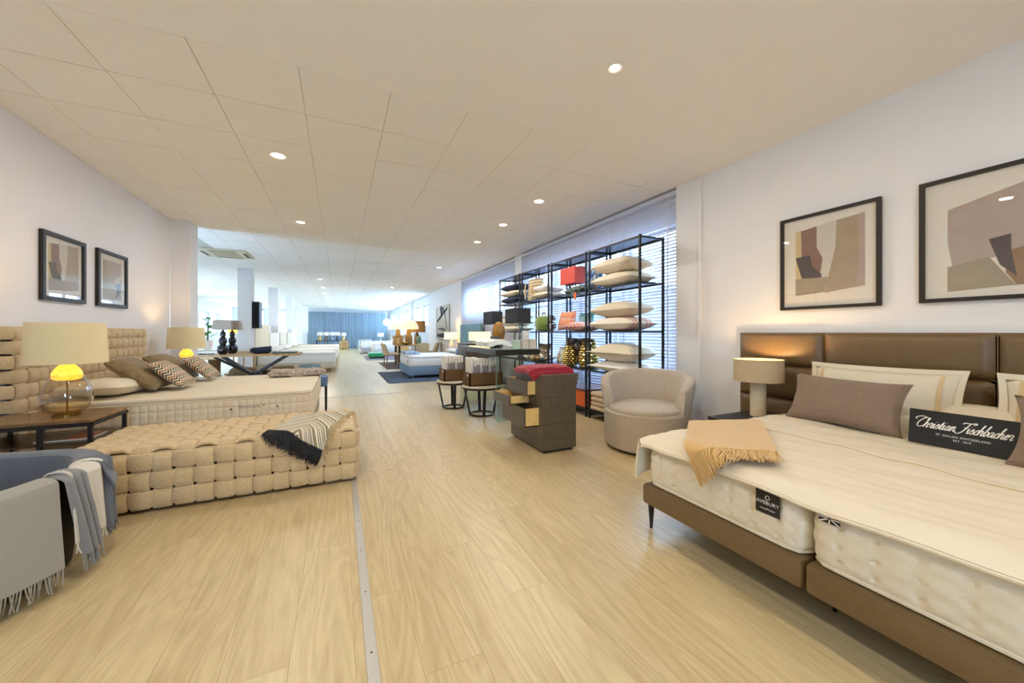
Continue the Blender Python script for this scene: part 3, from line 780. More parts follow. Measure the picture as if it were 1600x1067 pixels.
# ------------------------------------------------------------------ woven bench
bench = thing('woven_bench', 'long beige boucle bench of wide woven strips in front of the bed', 'bench', (-.76, 3.81, 0))
X0, X1, Y0, Y1, H0, H1 = -1.65, .125, 3.385, 4.255, .025, .415
part('core', MB().box(X0 + .025, X1 - .025, Y0 + .025, Y1 - .025, .02, H1 - .03, .02), core_m, bench)
nx, ny, nz = 15, 7, 3
cx_, cy_, cz_ = (X1 - X0) / nx, (Y1 - Y0) / ny, (H1 - H0) / nz
TH, AM = .034, .0185
path, T = rpath([(Y0, H0), (Y0, H1), (Y1, H1), (Y1, H0)], .06, .019)
for i in range(nx):
    x = X0 + cx_ * (i + .5)
    part('woven_strip', band(path, T, False, lambda a, b: (x, a, b), nz * 2 + ny, 1 if i % 2 == 0 else -1, cx_ * .89, TH, AM, (1, 0, 0)), boucle, bench)
path, T = rpath([(X1, H0), (X1, H1), (X0, H1), (X0, H0)], .06, .019)
path = [(a, b, -na, -nb, s_) for (a, b, na, nb, s_) in path]
for j in range(ny):
    y = Y0 + cy_ * (j + .5); sg = -1 if (j + 3) % 2 == 0 else 1      # opposite of the cross strips; index counted from the far end
    sg *= -1 if (nx - 1 + 3 - 3) % 2 else 1
    part('woven_strip', band(path, T, False, lambda a, b: (a, y, b), nz * 2 + nx, sg * -1, cy_ * .89, TH, AM, (0, 1, 0)), boucle, bench)
path, T = rpath([(X0, Y0), (X1, Y0), (X1, Y1), (X0, Y1)], .05, .019, True)
# start the loop at the front-left corner
k0 = min(range(len(path)), key=lambda k: (path[k][0] - X0) ** 2 + (path[k][1] - Y0) ** 2)
path = path[k0:] + path[:k0]; path = [(p[0], p[1], p[2], p[3], T * k / len(path)) for k, p in enumerate(path)]
for k in range(nz):
    z = H0 + cz_ * (k + .5)
    part('woven_strip', band([(a, b, -na, -nb, s_) for (a, b, na, nb, s_) in path], T, True, lambda a, b: (a, b, z), 2 * (nx + ny), -1 if k % 2 == 0 else 1, cz_ * .89, TH, AM, (0, 0, 1)), boucle, bench)

# chevron throw on the bench, black fringe over the front edge
m_, t_, b_ = nt('chevron_throw'); tc = N(t_, 'ShaderNodeTexCoord'); sp = N(t_, 'ShaderNodeSeparateXYZ'); t_.links.new(tc.outputs['UV'], sp.inputs[0])
du = mth(t_, 'ABSOLUTE', mth(t_, 'SUBTRACT', sp.outputs[0], .52)); w_ = mth(t_, 'ADD', mth(t_, 'MULTIPLY', du, 1.15), mth(t_, 'MULTIPLY', sp.outputs[1], 1.25))
fr = mth(t_, 'FRACT', mth(t_, 'MULTIPLY', w_, 3.1))
rp = N(t_, 'ShaderNodeValToRGB'); rp.color_ramp.interpolation = 'CONSTANT'; e_ = rp.color_ramp.elements
st_ = [(0, lin(176, 166, 140)), (.22, lin(36, 34, 34)), (.26, lin(226, 220, 204)), (.36, lin(40, 38, 38)), (.40, lin(150, 136, 104)), (.58, lin(232, 226, 210)), (.70, lin(38, 36, 36)), (.74, lin(204, 196, 176)), (.86, lin(44, 40, 40)), (.90, lin(214, 206, 190))]
while len(e_) < len(st_): e_.new(.5)
for i, (p_, c_) in enumerate(st_): e_[i].position = p_; e_[i].color = c_
t_.links.new(fr, rp.inputs[0]); t_.links.new(rp.outputs[0], b_.inputs['Base Color']); b_.inputs['Roughness'].default_value = .95
chev = m_
tw = thing('chevron_throw', 'black and beige chevron throw folded over the bench end', 'throw', (-.2, 3.6, .43))
def fold(x, y):
    """lay a flat point on the bench: over the front edge or the right end it drops"""
    z = .456; yy = y; xx = x
    if y < 3.40: d = 3.40 - y; k = min(1, d / .07); yy = 3.40 - .055 * math.sin(k * math.pi / 2); z -= d if d > .07 else d * k * .75 + d * .25 * k; yy = min(yy, 3.40)
    return Vector((xx, yy, z))
A = (-.50, 3.45); Bp = (-.36, 4.05); Cc = (.105, 4.0); D = (-.13, 3.19)
def flat(u, v):
    return ((A[0] * (1 - u) + D[0] * u) * (1 - v) + (Bp[0] * (1 - u) + Cc[0] * u) * v, (A[1] * (1 - u) + D[1] * u) * (1 - v) + (Bp[1] * (1 - u) + Cc[1] * u) * v)
def thr(u, v):
    x, y = flat(u, v); p = fold(x, y)
    return (p.x, p.y, p.z + .007 * wob(u * 2, v * 2, 1, 2))
part('cloth', sheet(thr, 30, 34, .020), chev, tw)
charc = mat('charcoal_fringe', lin(40, 42, 46), .9, noise=.3, nscale=80)
mb = MB()
for row in range(5):
    for k in range(110):
        u = (k + random.random()) / 110; x, y = flat(u, .045 - .012 * row); l = random.uniform(.07, .10)
        pts = []
        jx = random.uniform(-.012, .012)
        for q in (0, .33, .66, 1): 
            p = fold(x - .40 * l * q + jx * q, y - .86 * l * q); pts.append((p.x, p.y - .014 - .004 * row, p.z + .016 + .003 * row * (1 - q) - .008 * q))
        mb.tube(pts, .0026, 4)
part('fringe', mb, charc, tw, kind='stuff')
mb = MB()
for k in range(70):
    u = (k + random.random()) / 70; x, y = flat(1.0, u); l = random.uniform(.035, .055)
    p0 = fold(x, y); p1 = fold(x + l * .8, y - l * .5); mb.tube([(p0.x, p0.y - .006, p0.z + .006), ((p0.x + p1.x) / 2, (p0.y + p1.y) / 2 - .012, (p0.z + p1.z) / 2 + .004), (p1.x, p1.y - .016, p1.z - .012)], .0035, 4)
part('side_fringe', mb, mat('sand_fringe', lin(190, 168, 128), .9, noise=.5, nscale=60), tw, kind='stuff')

# ------------------------------------------------------------------ side table, lamp, magazine
marble = mat('brown_marble', lin(122, 92, 58), .15, noise=.5, nscale=9)
tb = thing('side_table', 'black metal side table with brown marble top left of the bed', 'side table', (-2.0, 4.05, 0))
x0, x1, y0, y1 = -2.34, -1.66, 3.80, 4.30
part('table_top', MB().box(x0, x1, y0, y1, .575, .60, .003), marble, tb, label='polished brown marble top')
fr = MB()
for (p, q) in (((x0, y0), (x1, y0)), ((x0, y1), (x1, y1)), ((x0, y0), (x0, y1)), ((x1, y0), (x1, y1))): fr.bar((p[0], p[1], .563), (q[0], q[1], .563), .024)
part('top_frame', fr, black_metal, tb, smooth=False)
for (x, y) in ((x0 + .01, y0 + .01), (x1 - .01, y0 + .01), (x0 + .01, y1 - .01), (x1 - .01, y1 - .01), (-1.93, y0 + .01)): part('leg', MB().box(x - .012, x + .012, y - .012, y + .012, 0, .575), black_metal, tb, smooth=False)
part('shelf', MB().box(x0, x1, y0, y1, .425, .437), mat('dark_smoked_shelf', lin(58, 46, 34), .25), tb, smooth=False)
mg = thing('magazine', 'magazine with orange cover on the side table shelf', 'magazine', (-1.85, 4.02, .437))
part('pages', MB().box(-2.0, -1.70, 3.88, 4.10, .438, .448), white_gloss, mg, smooth=False)
part('cover', MB().box(-2.002, -1.85, 3.879, 4.101, .4485, .4495), mat('grey_print', lin(150, 140, 130), .3), mg, smooth=False)
part('cover_stripe', MB().box(-1.849, -1.70, 3.879, 4.101, .4485, .4495), mat('orange_print', lin(206, 104, 40), .3), mg, smooth=False)
amber = glassmat('amber_tinted_glass', (.97, .90, .76, 1), refl=2.6, edge=(.55, .36, .14, 1))
glow = mat('amber_glow', lin(255, 190, 60), .3, noise=.5, nscale=30, bump=.6, bscale=40, emit=(1, .48, .05, 1), estr=1.0)
bronze = mat('aged_bronze', lin(120, 94, 40), .35, .8)
def shade_mb(x, y, z0, z1, r0, r1, n=40, th=.004):
    return MB().lathe([(r0, z0), (r1, z1), (r1 - th, z1), (r0 - th, z0), (r0, z0)], x, y, n)
def gourd_lamp(x, y, z, lab, s=1.0):
    t = thing('table_lamp', lab, 'table lamp', (x, y, z), group='glass gourd lamps beside the woven bed')
    part('foot', MB().lathe([(.078, z), (.078, z + .018), (.07, z + .022), (.0001, z + .022)], x, y, 32), bronze, t)
    prof = [(.06, .022), (.092, .035), (.122, .07), (.136, .12), (.135, .17), (.124, .22), (.104, .27), (.082, .315), (.058, .36), (.038, .395)]
    mb = MB().lathe([(r * s, z + h) for r, h in prof], x, y, 40)
    mb.f = [f for f in mb.f if len(f) == 4]
    for i, p in enumerate(mb.v):
        a = math.atan2(p[1] - y, p[0] - x); k = 1 + .022 * math.sin(a * 9 + p[2] * 40) + .016 * math.sin(a * 5 - p[2] * 70)
        mb.v[i] = (x + (p[0] - x) * k, y + (p[1] - y) * k, p[2])
    part('glass_body', mb, amber, t)
    part('stem', MB().tube([(x, y, z + .02), (x, y, z + .45)], .005, 8), bronze, t)
    part('glowing_neck', MB().lathe([(.0001, z + .272), (.055, z + .274), (.078, z + .286), (.084, z + .305), (.078, z + .335), (.062, z + .365), (.042, z + .390), (.03, z + .41), (.0001, z + .411)], x, y, 32), glow, t, label='glowing amber glass neck')
    sh = part('lamp_shade', shade_mb(x, y, z + .405, z + .715, .222, .206), shade_cream, t)
    part('bulb', MB().lathe([(.0001, z + .45), (.03, z + .47), (.032, z + .5), (.0001, z + .54)], x, y, 12), mat('warm_bulb', lin(255, 220, 160), .4, emit=(1, .72, .36, 1), estr=6), t)
    lamp('lamp', 'POINT', (x, y, z + .57), 3.5, LAMPW, .04, t)
    return t
gl1 = gourd_lamp(-1.905, 4.05, .60, 'large glass gourd lamp with cream drum shade on the marble side table')
tb2 = dup(tb, (-2.04, 7.0, 0), label='black metal side table on the far side of the woven bed')
for ch in list(tb2.children): pass
gl2 = dup(gl1, (-2.04, 6.98, .60), label='glass gourd lamp with cream shade on the far side of the bed')
# wall outlet and cable
ol = thing('wall_outlet', 'white double wall outlet low on the left wall', 'outlet', (XL, 3.92, .30))
part('plate', MB().box(XL, XL + .008, 3.86, 3.98, .36, .52, .003), white_gloss, ol)
for z in (.40, .48): part('socket', MB().lathe([(.018, 0), (.018, .002), (.0001, .002)], 0, 0, 16).xf(basis((XL + .0085, 3.92, z), (0, 1, 0), (0, 0, 1))), mat('socket_grey', lin(170, 170, 172), .5), ol)
solo('lamp_cable', MB().tube([(XL + .012, 3.99, .42), (XL + .02, 4.08, .36), (XL + .012, 4.16, .22), (XL + .02, 4.2, .06), (XL + .10, 4.22, .008), (-2.2, 4.1, .008)], .004, 6), white_gloss, 'thin white lamp cable hanging below the outlet', 'cable')

# ------------------------------------------------------------------ framed prints
def art(shapes, M, name_parent):
    for k, (poly, m) in enumerate(shapes):
        mb = MB(); mb.poly([(a, b, .0006 + .0004 * k) for a, b in poly], (0, 0, .0003)); mb.xf(M); part('painted_shape', mb, m, name_parent, smooth=False)
taupeP = mat('print_taupe', lin(176, 158, 134), .8, noise=.06, nscale=12); mauveP = mat('print_mauve', lin(140, 108, 96), .8, noise=.08, nscale=12)
darkP = mat('print_dark', lin(84, 74, 72), .8, noise=.06, nscale=12); greyP = mat('print_stone', lin(168, 154, 130), .8, noise=.08, nscale=12)
paleP = mat('print_pale', lin(214, 206, 194), .8); sandP = mat('print_sand', lin(214, 190, 142), .8); brownP = mat('print_brown', lin(150, 116, 84), .8, noise=.06, nscale=12); oliveP = mat('print_olive', lin(118, 100, 70), .8, noise=.06, nscale=12)
roseP = mat('print_rose_grey', lin(184, 166, 156), .8, noise=.05, nscale=10)
A1 = lambda w, h: [([(a * w, b * h) for a, b in q], m) for q, m in (
    ([(-.33, -.28), (-.33, .34), (-.26, .35), (-.26, -.28)], sandP), ([(-.26, -.1), (-.27, .34), (-.10, .36), (-.10, .14), (-.03, .02), (-.06, -.12)], mauveP),
    ([(-.10, .36), (.10, .38), (.10, -.26), (-.08, -.3), (-.04, .02), (-.10, .14)], paleP),
    ([(.10, .38), (.32, .39), (.33, -.30), (-.02, -.34), (.05, -.05), (.09, .12)], taupeP), ([(.30, .39), (.36, .40), (.36, -.30), (.28, -.30), (.31, -.1)], roseP),
    ([(-.33, .06), (-.17, .07), (-.15, -.05), (-.05, -.14), (-.05, -.18), (-.26, -.17)], darkP), ([(-.33, -.17), (.02, -.18), (-.02, -.33), (-.33, -.35)], greyP))]
A2 = lambda w, h: [([(a * w, b * h) for a, b in q], m) for q, m in (
    ([(-.38, .24), (-.10, .34), (.12, .20), (.34, .02), (.34, -.02), (-.12, -.16), (-.36, -.22), (-.38, -.02)], roseP),
    ([(-.38, -.22), (-.22, -.17), (-.14, -.36), (-.12, -.40), (-.38, -.42)], greyP),
    ([(-.14, -.14), (.36, .06), (.38, -.38), (-.12, -.40), (-.16, -.30)], brownP), ([(-.22, -.04), (-.14, -.02), (-.14, -.14), (-.12, -.34), (-.18, -.24)], darkP),
    ([(.08, .36), (.38, .42), (.38, .10), (.20, .12), (.10, .22)], oliveP), ([(.10, .26), (.38, .2), (.38, .06), (.2, .1)], darkP))]
A3 = lambda w, h: [([(a * w, b * h) for a, b in q], m) for q, m in (
    ([(-.30, .34), (.32, .34), (.32, -.10), (-.30, -.10)], roseP), ([(-.30, .34), (-.2, .34), (-.12, -.1), (-.30, -.1)], greyP), ([(-.30, -.1), (.32, -.04), (.32, -.36), (-.30, -.36)], taupeP),
    ([(.10, -.06), (.30, .04), (.30, -.2), (.12, -.36), (.16, -.2)], darkP), ([(.08, .02), (.3, .12), (.28, -.04), (.1, -.06)], paleP))]
def frame(lab, M, w, h, shapes, fw=.026, fd=.03):
    t = thing('framed_print', lab, 'picture', M.to_translation(), group='framed abstract prints')
    inv = lambda mb: mb.xf(M)
    mb = MB().box(-w / 2, -w / 2 + fw, -h / 2, h / 2, 0, fd).box(w / 2 - fw, w / 2, -h / 2, h / 2, 0, fd).box(-w / 2 + fw, w / 2 - fw, h / 2 - fw, h / 2, 0, fd).box(-w / 2 + fw, w / 2 - fw, -h / 2, -h / 2 + fw, 0, fd)
    part('frame', inv(mb), frame_black, t, smooth=False, label='thin black wooden frame')
    bd = part('mount', inv(MB().box(-w / 2 + fw, w / 2 - fw, -h / 2 + fw, h / 2 - fw, .004, .008)), passe, t, smooth=False)
    art(shapes(w, h), M @ Matrix.Translation((0, 0, .008)), bd)
    part('glass', inv(MB().box(-w / 2 + fw, w / 2 - fw, -h / 2 + fw, h / 2 - fw, .018, .020)), pane, t, smooth=False)
    part('caption_label', inv(MB().box(w / 2 - fw - .11, w / 2 - fw - .02, -h / 2 + fw + .015, -h / 2 + fw + .035, .0085, .009)), white_gloss, bd, smooth=False)
    return t
ML = lambda y, z: basis((XL + .002, y, z), (0, 1, 0), (0, 0, 1))
MR = lambda y, z: basis((XR - .002, y, z), (0, -1, 0), (0, 0, 1))
frame('framed abstract print with two tall shapes, nearer of the two on the left wall', ML(5.068, 1.85), .625, .63, A1, .038)
frame('framed abstract print farther of the two on the left wall', ML(5.912, 1.853), .625, .635, A3, .038)
frame('framed abstract print above the lamp side of the leather headboard', MR(1.73, 1.861), .708, .832, A1)
frame('large framed abstract print at the right edge above the leather bed', MR(.62, 1.868), 1.10, .84, A2)

# ------------------------------------------------------------------ basket with throws (bottom left)
BC = (-1.70, 2.72)
bk = thing('round_basket', 'round dark basket in the bottom left corner holding throws', 'basket', (BC[0], BC[1], 0))
part('tub', MB().lathe([(.40, .01), (.455, .50), (.47, .505), (.455, .515), (.435, .50), (.385, .05), (.0001, .05)], BC[0], BC[1], 48), mat('black_woven_tub', lin(30, 28, 28), .8, bump=.5, bscale=60), bk)
gthrow = mat('pale_grey_wool', lin(152, 149, 140), .95, noise=.07, nscale=200, bump=.25, bscale=350, sheen=.2)
dthrow = mat('slate_blue_wool', lin(96, 102, 112), .95, noise=.12, nscale=180, bump=.25, bscale=350, sheen=.2)
wthrow = mat('off_white_wool', lin(206, 202, 194), .95, noise=.04, nscale=180, bump=.2, bscale=350, sheen=.2)
mthrow = mat('mid_grey_wool', lin(132, 132, 134), .95, noise=.1, nscale=180, bump=.2, bscale=350, sheen=.2)
def draped(name, a0, a1, zin, zout, m, lab, rr=.475, wave=.008, nfr=60, out_flare=.05, fl=.07, skew=0.0, frm=None, seed=0):
    """throw hung over the basket rim between two angles: inside drop, over the rim, outside drop with fringe"""
    t = thing('draped_throw', lab, 'throw', (BC[0], BC[1], .5), group='throws draped over the round basket')
    Li = .52 - zin; Lo = .52 - zout; La = .10
    def fn(u, v):
        a = R(a0 + (a1 - a0) * u); s_ = v * (Li + La + Lo)
        w = wave * math.sin(u * 17 + seed) * min(1, v * 1.5)
        if s_ < Li: z = zin + s_; r_ = rr - .068 - .12 * (.52 - z)
        elif s_ < Li + La:
            q = (s_ - Li) / La * math.pi; r_ = rr - .010 - .058 * math.cos(q); z = .52 + .026 * math.sin(q)
        else:
            d = s_ - Li - La; r_ = rr + .048 + out_flare * d / max(.05, Lo); z = .52 - d
            a += R(skew) * d / max(.05, Lo)
        r_ += w
        return (BC[0] + r_ * math.cos(a), BC[1] + r_ * math.sin(a), z + .012 * math.sin(u * 5 + seed) * (1 if s_ < Li + La else .4))
    part('cloth', sheet(fn, 44, 40, .009), m, t)
    if nfr:
        mb = MB()
        for k in range(nfr):
            u = (k + .5) / nfr; p = Vector(fn(u, 1)); l = fl * random.uniform(.8, 1.05); j = Vector((random.uniform(-.012, .012), random.uniform(-.012, .012), 0))
            mb.tube([p, p + j * .5 + Vector((0, 0, -l * .5)), p + j * 1.4 + Vector((0, 0, -l))], [.0032, .003, .0024], 5)
        part('fringe', mb, frm or m, t, kind='stuff')
    return t
draped('a', -150, -22, .30, .115, gthrow, 'pale grey wool throw with long fringe hanging nearest the viewer', seed=1, fl=.085, nfr=110, out_flare=.03)
draped('b', -17, 10, .36, .20, wthrow, 'off white throw hanging over the right of the basket rim', seed=2, rr=.478, nfr=34, out_flare=.02, fl=.06)
draped('c', -20, -11, .40, .13, mthrow, 'narrow mid grey throw hanging between the pale throws', rr=.492, seed=4, nfr=22, wave=.014, skew=7, out_flare=.02, fl=.08)
dt = draped('d', 6, 175, .10, .40, dthrow, 'slate blue throw lining the back of the basket rim', seed=3, rr=.48, nfr=0, wave=.012)
dt2 = draped('e', 8, 22, .40, .17, dthrow, 'slate blue throw end with a small label hanging at the rim right', seed=5, rr=.49, nfr=24, wave=.012, out_flare=.015, fl=.05)
lb = MB().box(-.013, .013, -.045, .045, 0, .0015); a = R(13)
part('label_tag', lb.xf(basis((BC[0] + .585 * math.cos(a) - .03, BC[1] + .585 * math.sin(a) - .012, .225), (-math.sin(a), math.cos(a), 0), (0, 0, 1))), wthrow, dt2)
tx = text_mb('cocoon', .018, ext=.0006); tx.xf(basis((BC[0] + .587 * math.cos(a) - .03, BC[1] + .587 * math.sin(a) - .012, .225), (0, 0, 1), (math.sin(a), -math.cos(a), 0)))
part('label_text', tx, black_satin, dt2)

# ================================================================== LEATHER BED, RIGHT
bedR = thing('leather_bed', 'wide taupe leather bed with panelled headboard against the right wall', 'bed', (2.75, .89, 0))
HX = 3.66
part('headboard_back', MB().box(HX + .03, 3.738, -.66, 2.44, .10, 1.225, .01), leather, bedR)
ycuts = [2.44, 1.722, .813, -.10, -.66]; zcuts = [.08, .34, .637, .938, 1.24]
def puff(y0, y1, z0, z1, x, d=.05, b=.018):
    mb = MB()
    def fn(u, v):
        a = 2 * u - 1; c = 2 * v - 1
        k = (1 - abs(a) ** 7) ** .5 * (1 - abs(c) ** 5) ** .5 if abs(a) < 1 and abs(c) < 1 else 0
        return (x + .035 - d * k - .006 * (1 - c * c) * k, y0 + (y1 - y0) * u, z0 + (z1 - z0) * v)
    mb.grid(fn, 26, 16)
    mb.box(x + .03, x + .05, y0, y1, z0, z1)
    return mb
for i in range(4):
    for j in range(4):
        part('headboard_panel', puff(ycuts[i + 1] + .003, ycuts[i] - .003, zcuts[j] + .002, zcuts[j + 1] - .002, HX), leather, bedR)
FX = 1.748
for (a, b) in ((.895, 1.795), (-.015, .885)):
    bs = part('base', MB().box(FX, 3.64, a, b, .16, .285, .02), leather, bedR)
    part('seam', MB().tube([(FX - .001, a + .02, .268), (FX - .001, b - .02, .268)], .0015, 5), leather, bs)
for (x, y) in ((FX + .05, 1.765), (FX + .05, .02), (3.5, 1.765), (3.5, .02), (FX + .25, .89)):
    part('leg', MB().lathe([(.008, 0), (.021, .165)], x, y, 14), black_metal, bedR)
def tuft(y0):
    def fn(s_, z, a, b):
        g = .112; zc = [.335, .40, .465]
        best = 0
        for q in zc:
            dz = z - q
            if abs(dz) > .05: continue
            ds = ((s_ + .03) % g) - g / 2
            best = max(best, math.exp(-(ds * ds + dz * dz) / (2 * .009 ** 2)))
        return .006 * math.sin((z - .30) / .065 * math.pi) ** 2 - .022 * best + .012 * math.sin(max(0, min(1, (z - .29) / .24)) * math.pi)
    return fn
for (a, b) in ((.905, 1.77), (0.01, .875)):
    mt = part('mattress', mattress_mb(FX + .035, 3.63, a, b, .29, .535, .07, .0155, 16, tuft(a), .018), matt_white, bedR)
    part('piping', MB().tube([(p, q, .298) for (p, q, c, d, e_) in rpath([(FX + .035, a), (3.63, a), (3.63, b), (FX + .035, b)], .07, .05, True)[0]], .009, 6, True), matt_white, mt)
    if a > .5:
        navy = mat('midnight_label', lin(24, 26, 34), .25)
        lm = basis((FX + .012, 1.036, .472), (0, -1, 0), (0, 0, 1))
        lb = part('label', MB().box(-.052, .052, -.056, .056, 0, .002).xf(lm), navy, mt, smooth=False, label='dark navy maker label')
        silver = mat('silver_print', lin(214, 214, 210), .4)
        part('label_text', text_mb('AVEBURY', .0235, ext=.0003).xf(lm @ Matrix.Translation((0, -.006, .0024))), silver, lb, smooth=False)
        ring = MB().tube([(.009 * math.cos(k * math.pi / 12), .0185 + .009 * math.sin(k * math.pi / 12), .0024) for k in range(24)], .0012, 5, True).xf(lm)
        part('label_ring', ring, silver, lb)
        part('label_flourish', MB().tube([(-.032 + .064 * k / 40, -.034 + .003 * math.sin(k * 1.3) + (.003 if 18 < k < 24 else 0), .0024) for k in range(41)], .0011, 4).xf(lm), silver, lb)
    else:
        fl = MB()
        fm = basis((FX + .008, .80, .505), (0, -1, 0), (0, 0, 1))
        lb = part('label', MB().box(-.035, .035, -.02, .02, 0, .002).xf(fm), mat('midnight_label', lin(24, 26, 34), .25), mt, smooth=False)
        for (p, q) in (((-.035, -.02), (.035, .02)), ((-.035, .02), (.035, -.02)), ((-.035, 0), (.035, 0)), ((0, -.02), (0, .02))):
            part('label_stripe', MB().bar((p[0], p[1], .0024), (q[0], q[1], .0024), .005, .0006).xf(fm), mat('silver_print', lin(214, 214, 210), .4), lb, smooth=False)

# cover sheet / duvet
def duv(u, v):
    """u: foot -> head, v: lamp side hang -> across -> far side"""
    x = 1.742 + (3.36 - 1.742) * u
    drop = .255 * (1 - .62 * min(1, u * 1.5))              # hangs lower at the foot corner
    edge = 1.80
    s_ = v * (2.15) - .25                                  # distance across; negative = hanging part
    top = .578 + .012 * math.sin(u * math.pi) + .012 * wob(x * 1.6, s_ * 1.4, 1.0, 1) + .0035 * math.sin((x - 1.2) * 34 + 4 * math.sin(s_ * 1.7 + x)) * (.25 + .75 * u) + .0018 * math.sin((x - 1.2) * 71 + 5 * math.sin(s_ * 2.3))
    if s_ < 0:
        k = -s_ / .25; y = edge + .035 * math.sin(k * math.pi / 2) + .010 * math.sin(x * 11); z = top - .006 - drop * k ** 1.15
    else:
        q = min(1, s_ / .10); y = edge - s_; z = top - .018 * (1 - q) ** 2
    lip = max(0, 1 - u / .035)
    z -= .040 * lip ** 1.3 if s_ >= 0 else .012 * lip
    return (x - .004 * lip, y, z)
dv = thing('duvet_cover', 'cream duvet smoothed over the leather bed', 'duvet', (2.5, .9, .56))
part('cover', sheet(duv, 70, 90, .014), cream_cotton, dv)
part('piping', MB().tube([(lambda p: (p[0], p[1], p[2] + .009))(duv(.47 + .03 * math.sin(k * .11) + .02 * math.sin(k * .05 + 1), .14 + .84 * k / 60)) for k in range(61)], .0022, 5), sand, dv, label='thin sand coloured piping line')
part('hem', MB().tube([(lambda p: (p[0] - .004, p[1], p[2] - .004))(duv(0.0, .12 + .86 * k / 50)) for k in range(51)], .007, 6), cream_cotton, dv)
UP = lambda t: (math.sin(R(t)), 0, math.cos(R(t)))
def sham(lab, y, z, t=16, x=3.48):
    tt = thing('pillow', lab, 'pillow', (x, y, z - .2), group='white pillows with sand bands')
    M_ = basis((x, y, z), (0, -1, .0), UP(t))
    mb = cushion_mb(.78, .40, .17, 20, .05, y, flange=.035); pl_ = part('cover', mb.xf(M_), cream_cotton, tt)
    for sx in (-1, 1):
        m2 = MB()
        def fn(u, v, sx=sx):
            b = (2 * v - 1) * .93; a = sx * (.80 + .05 * u)
            k = max(0, (1 - abs(a) ** 2.6)) ** .45 * max(0, (1 - abs(b) ** 2.6)) ** .45
            return (a * .39, b * .20, .085 * k + .0065 * wob(a * 2.2, b * 2.2, 1, y + 1) * k + .003)
        m2.grid(fn, 3, 16); part('trim_band', m2.xf(M_), sand, pl_)
    return tt
sham('white pillow with sand trim band behind the taupe cushion', 1.31, .775)
sham('white pillow with sand trim band at the right edge of the bed', .36, .775)
solo('pillow', cushion_mb(.80, .36, .14, 16, .05, 6), cream_cotton, 'plain cream pillow lying low between the two banded pillows', 'pillow', M=basis((3.44, .85, .67), (0, -1, 0), UP(50)))
fuzz = mat('taupe_wool_fur', lin(138, 116, 96), .98, noise=.22, nscale=150, bump=.8, bscale=160, sheen=.15)
solo('cushion', cushion_mb(.66, .36, .17, 20, .10, 9), fuzz, 'fuzzy taupe cushion leaning beside the bedside lamp', 'cushion', M=basis((3.19, 1.375, .755), (0, -1, -.02), UP(24)))
solo('cushion', cushion_mb(.66, .36, .17, 20, .10, 11), fuzz, 'fuzzy taupe cushion cut by the right edge of the photo', 'cushion', M=basis((3.02, .30, .755), (0, -1, -.02), UP(24)))
sg = thing('brand_sign', 'black sign board with white script lettering propped on the bed', 'sign', (3.05, .77, .595))
SM = basis((3.06, .765, .696), (0, -1, 0), UP(8))
signm = mat('black_sign_board', lin(22, 24, 26), .35)
bd = part('board', MB().box(-.237, .237, -.098, .098, -.012, 0, .002).xf(SM), signm, sg)
wpr = mat('sign_white_print', lin(235, 233, 226), .5)
part('script_lettering', script_mb('Christian Fischbacher', .345, r=.085).xf(SM @ Matrix.Translation((-.038, .0, .001))), wpr, bd)
part('small_lettering', text_mb('ST. GALLEN–SWITZERLAND', .0145, ext=.0003, spacing=1.1).xf(SM @ Matrix.Translation((-.028, -.030, .0008))), wpr, bd, smooth=False)
part('small_lettering', text_mb('EST. 1819', .0145, ext=.0003, spacing=1.1).xf(SM @ Matrix.Translation((-.028, -.049, .0008))), wpr, bd, smooth=False)

# camel throw on the bed foot
camel = mat('camel_wool', lin(204, 166, 104), .9, noise=.03, nscale=120, bump=.12, bscale=300, sheen=.3)
tw = thing('camel_throw', 'camel wool throw with fringe folded on the duvet', 'throw', (2.1, 1.45, .6))
qa, qb, qc, qd = Vector((2.16, 1.785)), Vector((2.64, 1.60)), Vector((2.0, 1.13)), Vector((1.655, 1.395))
def bend(x, y, z):
    """cloth lying on the bed drops over the foot edge"""
    if x < 1.765: d = 1.765 - x; k = min(1, d / .05); return (1.765 - .045 * math.sin(k * math.pi / 2), y, z - (d * k * .5 if d < .05 else d - .025))
    return (x, y, z)
def cam_(u, v):
    p = (qa * (1 - u) + qb * u) * (1 - v) + (qd * (1 - u) + qc * u) * v
    return bend(p.x, p.y, .632 + .006 * wob(p.x * 2, p.y * 2))
part('cloth', sheet(cam_, 24, 30, .022), camel, tw)
part('fold', sheet(lambda u, v: tuple(Vector(cam_(u * .97 + .01, v * .80)) + Vector((0, 0, -.022))), 10, 14, .016), camel, tw)
mb = MB(); d = (qd - qa).normalized(); e_ = (qc - qd).normalized()
for row in range(3):
    for k in range(66):
        u = (k + random.random() * .8) / 66; l = random.uniform(.095, .125); j = random.uniform(-.018, .018)
        p = qd.lerp(qc, u); pts = []
        for q in (0, .3, .65, 1):
            f = p + d * l * q + e_ * j * q; b3 = bend(f.x, f.y, .632 + .004 * row - .012 * min(1, q * 3)); pts.append((b3[0] - (.012 + .004 * row if f.x < 1.765 else 0), b3[1], b3[2]))
        mb.tube(pts, [.0034, .0032, .003, .0026], 4)
part('fringe', mb, camel, tw, kind='stuff')

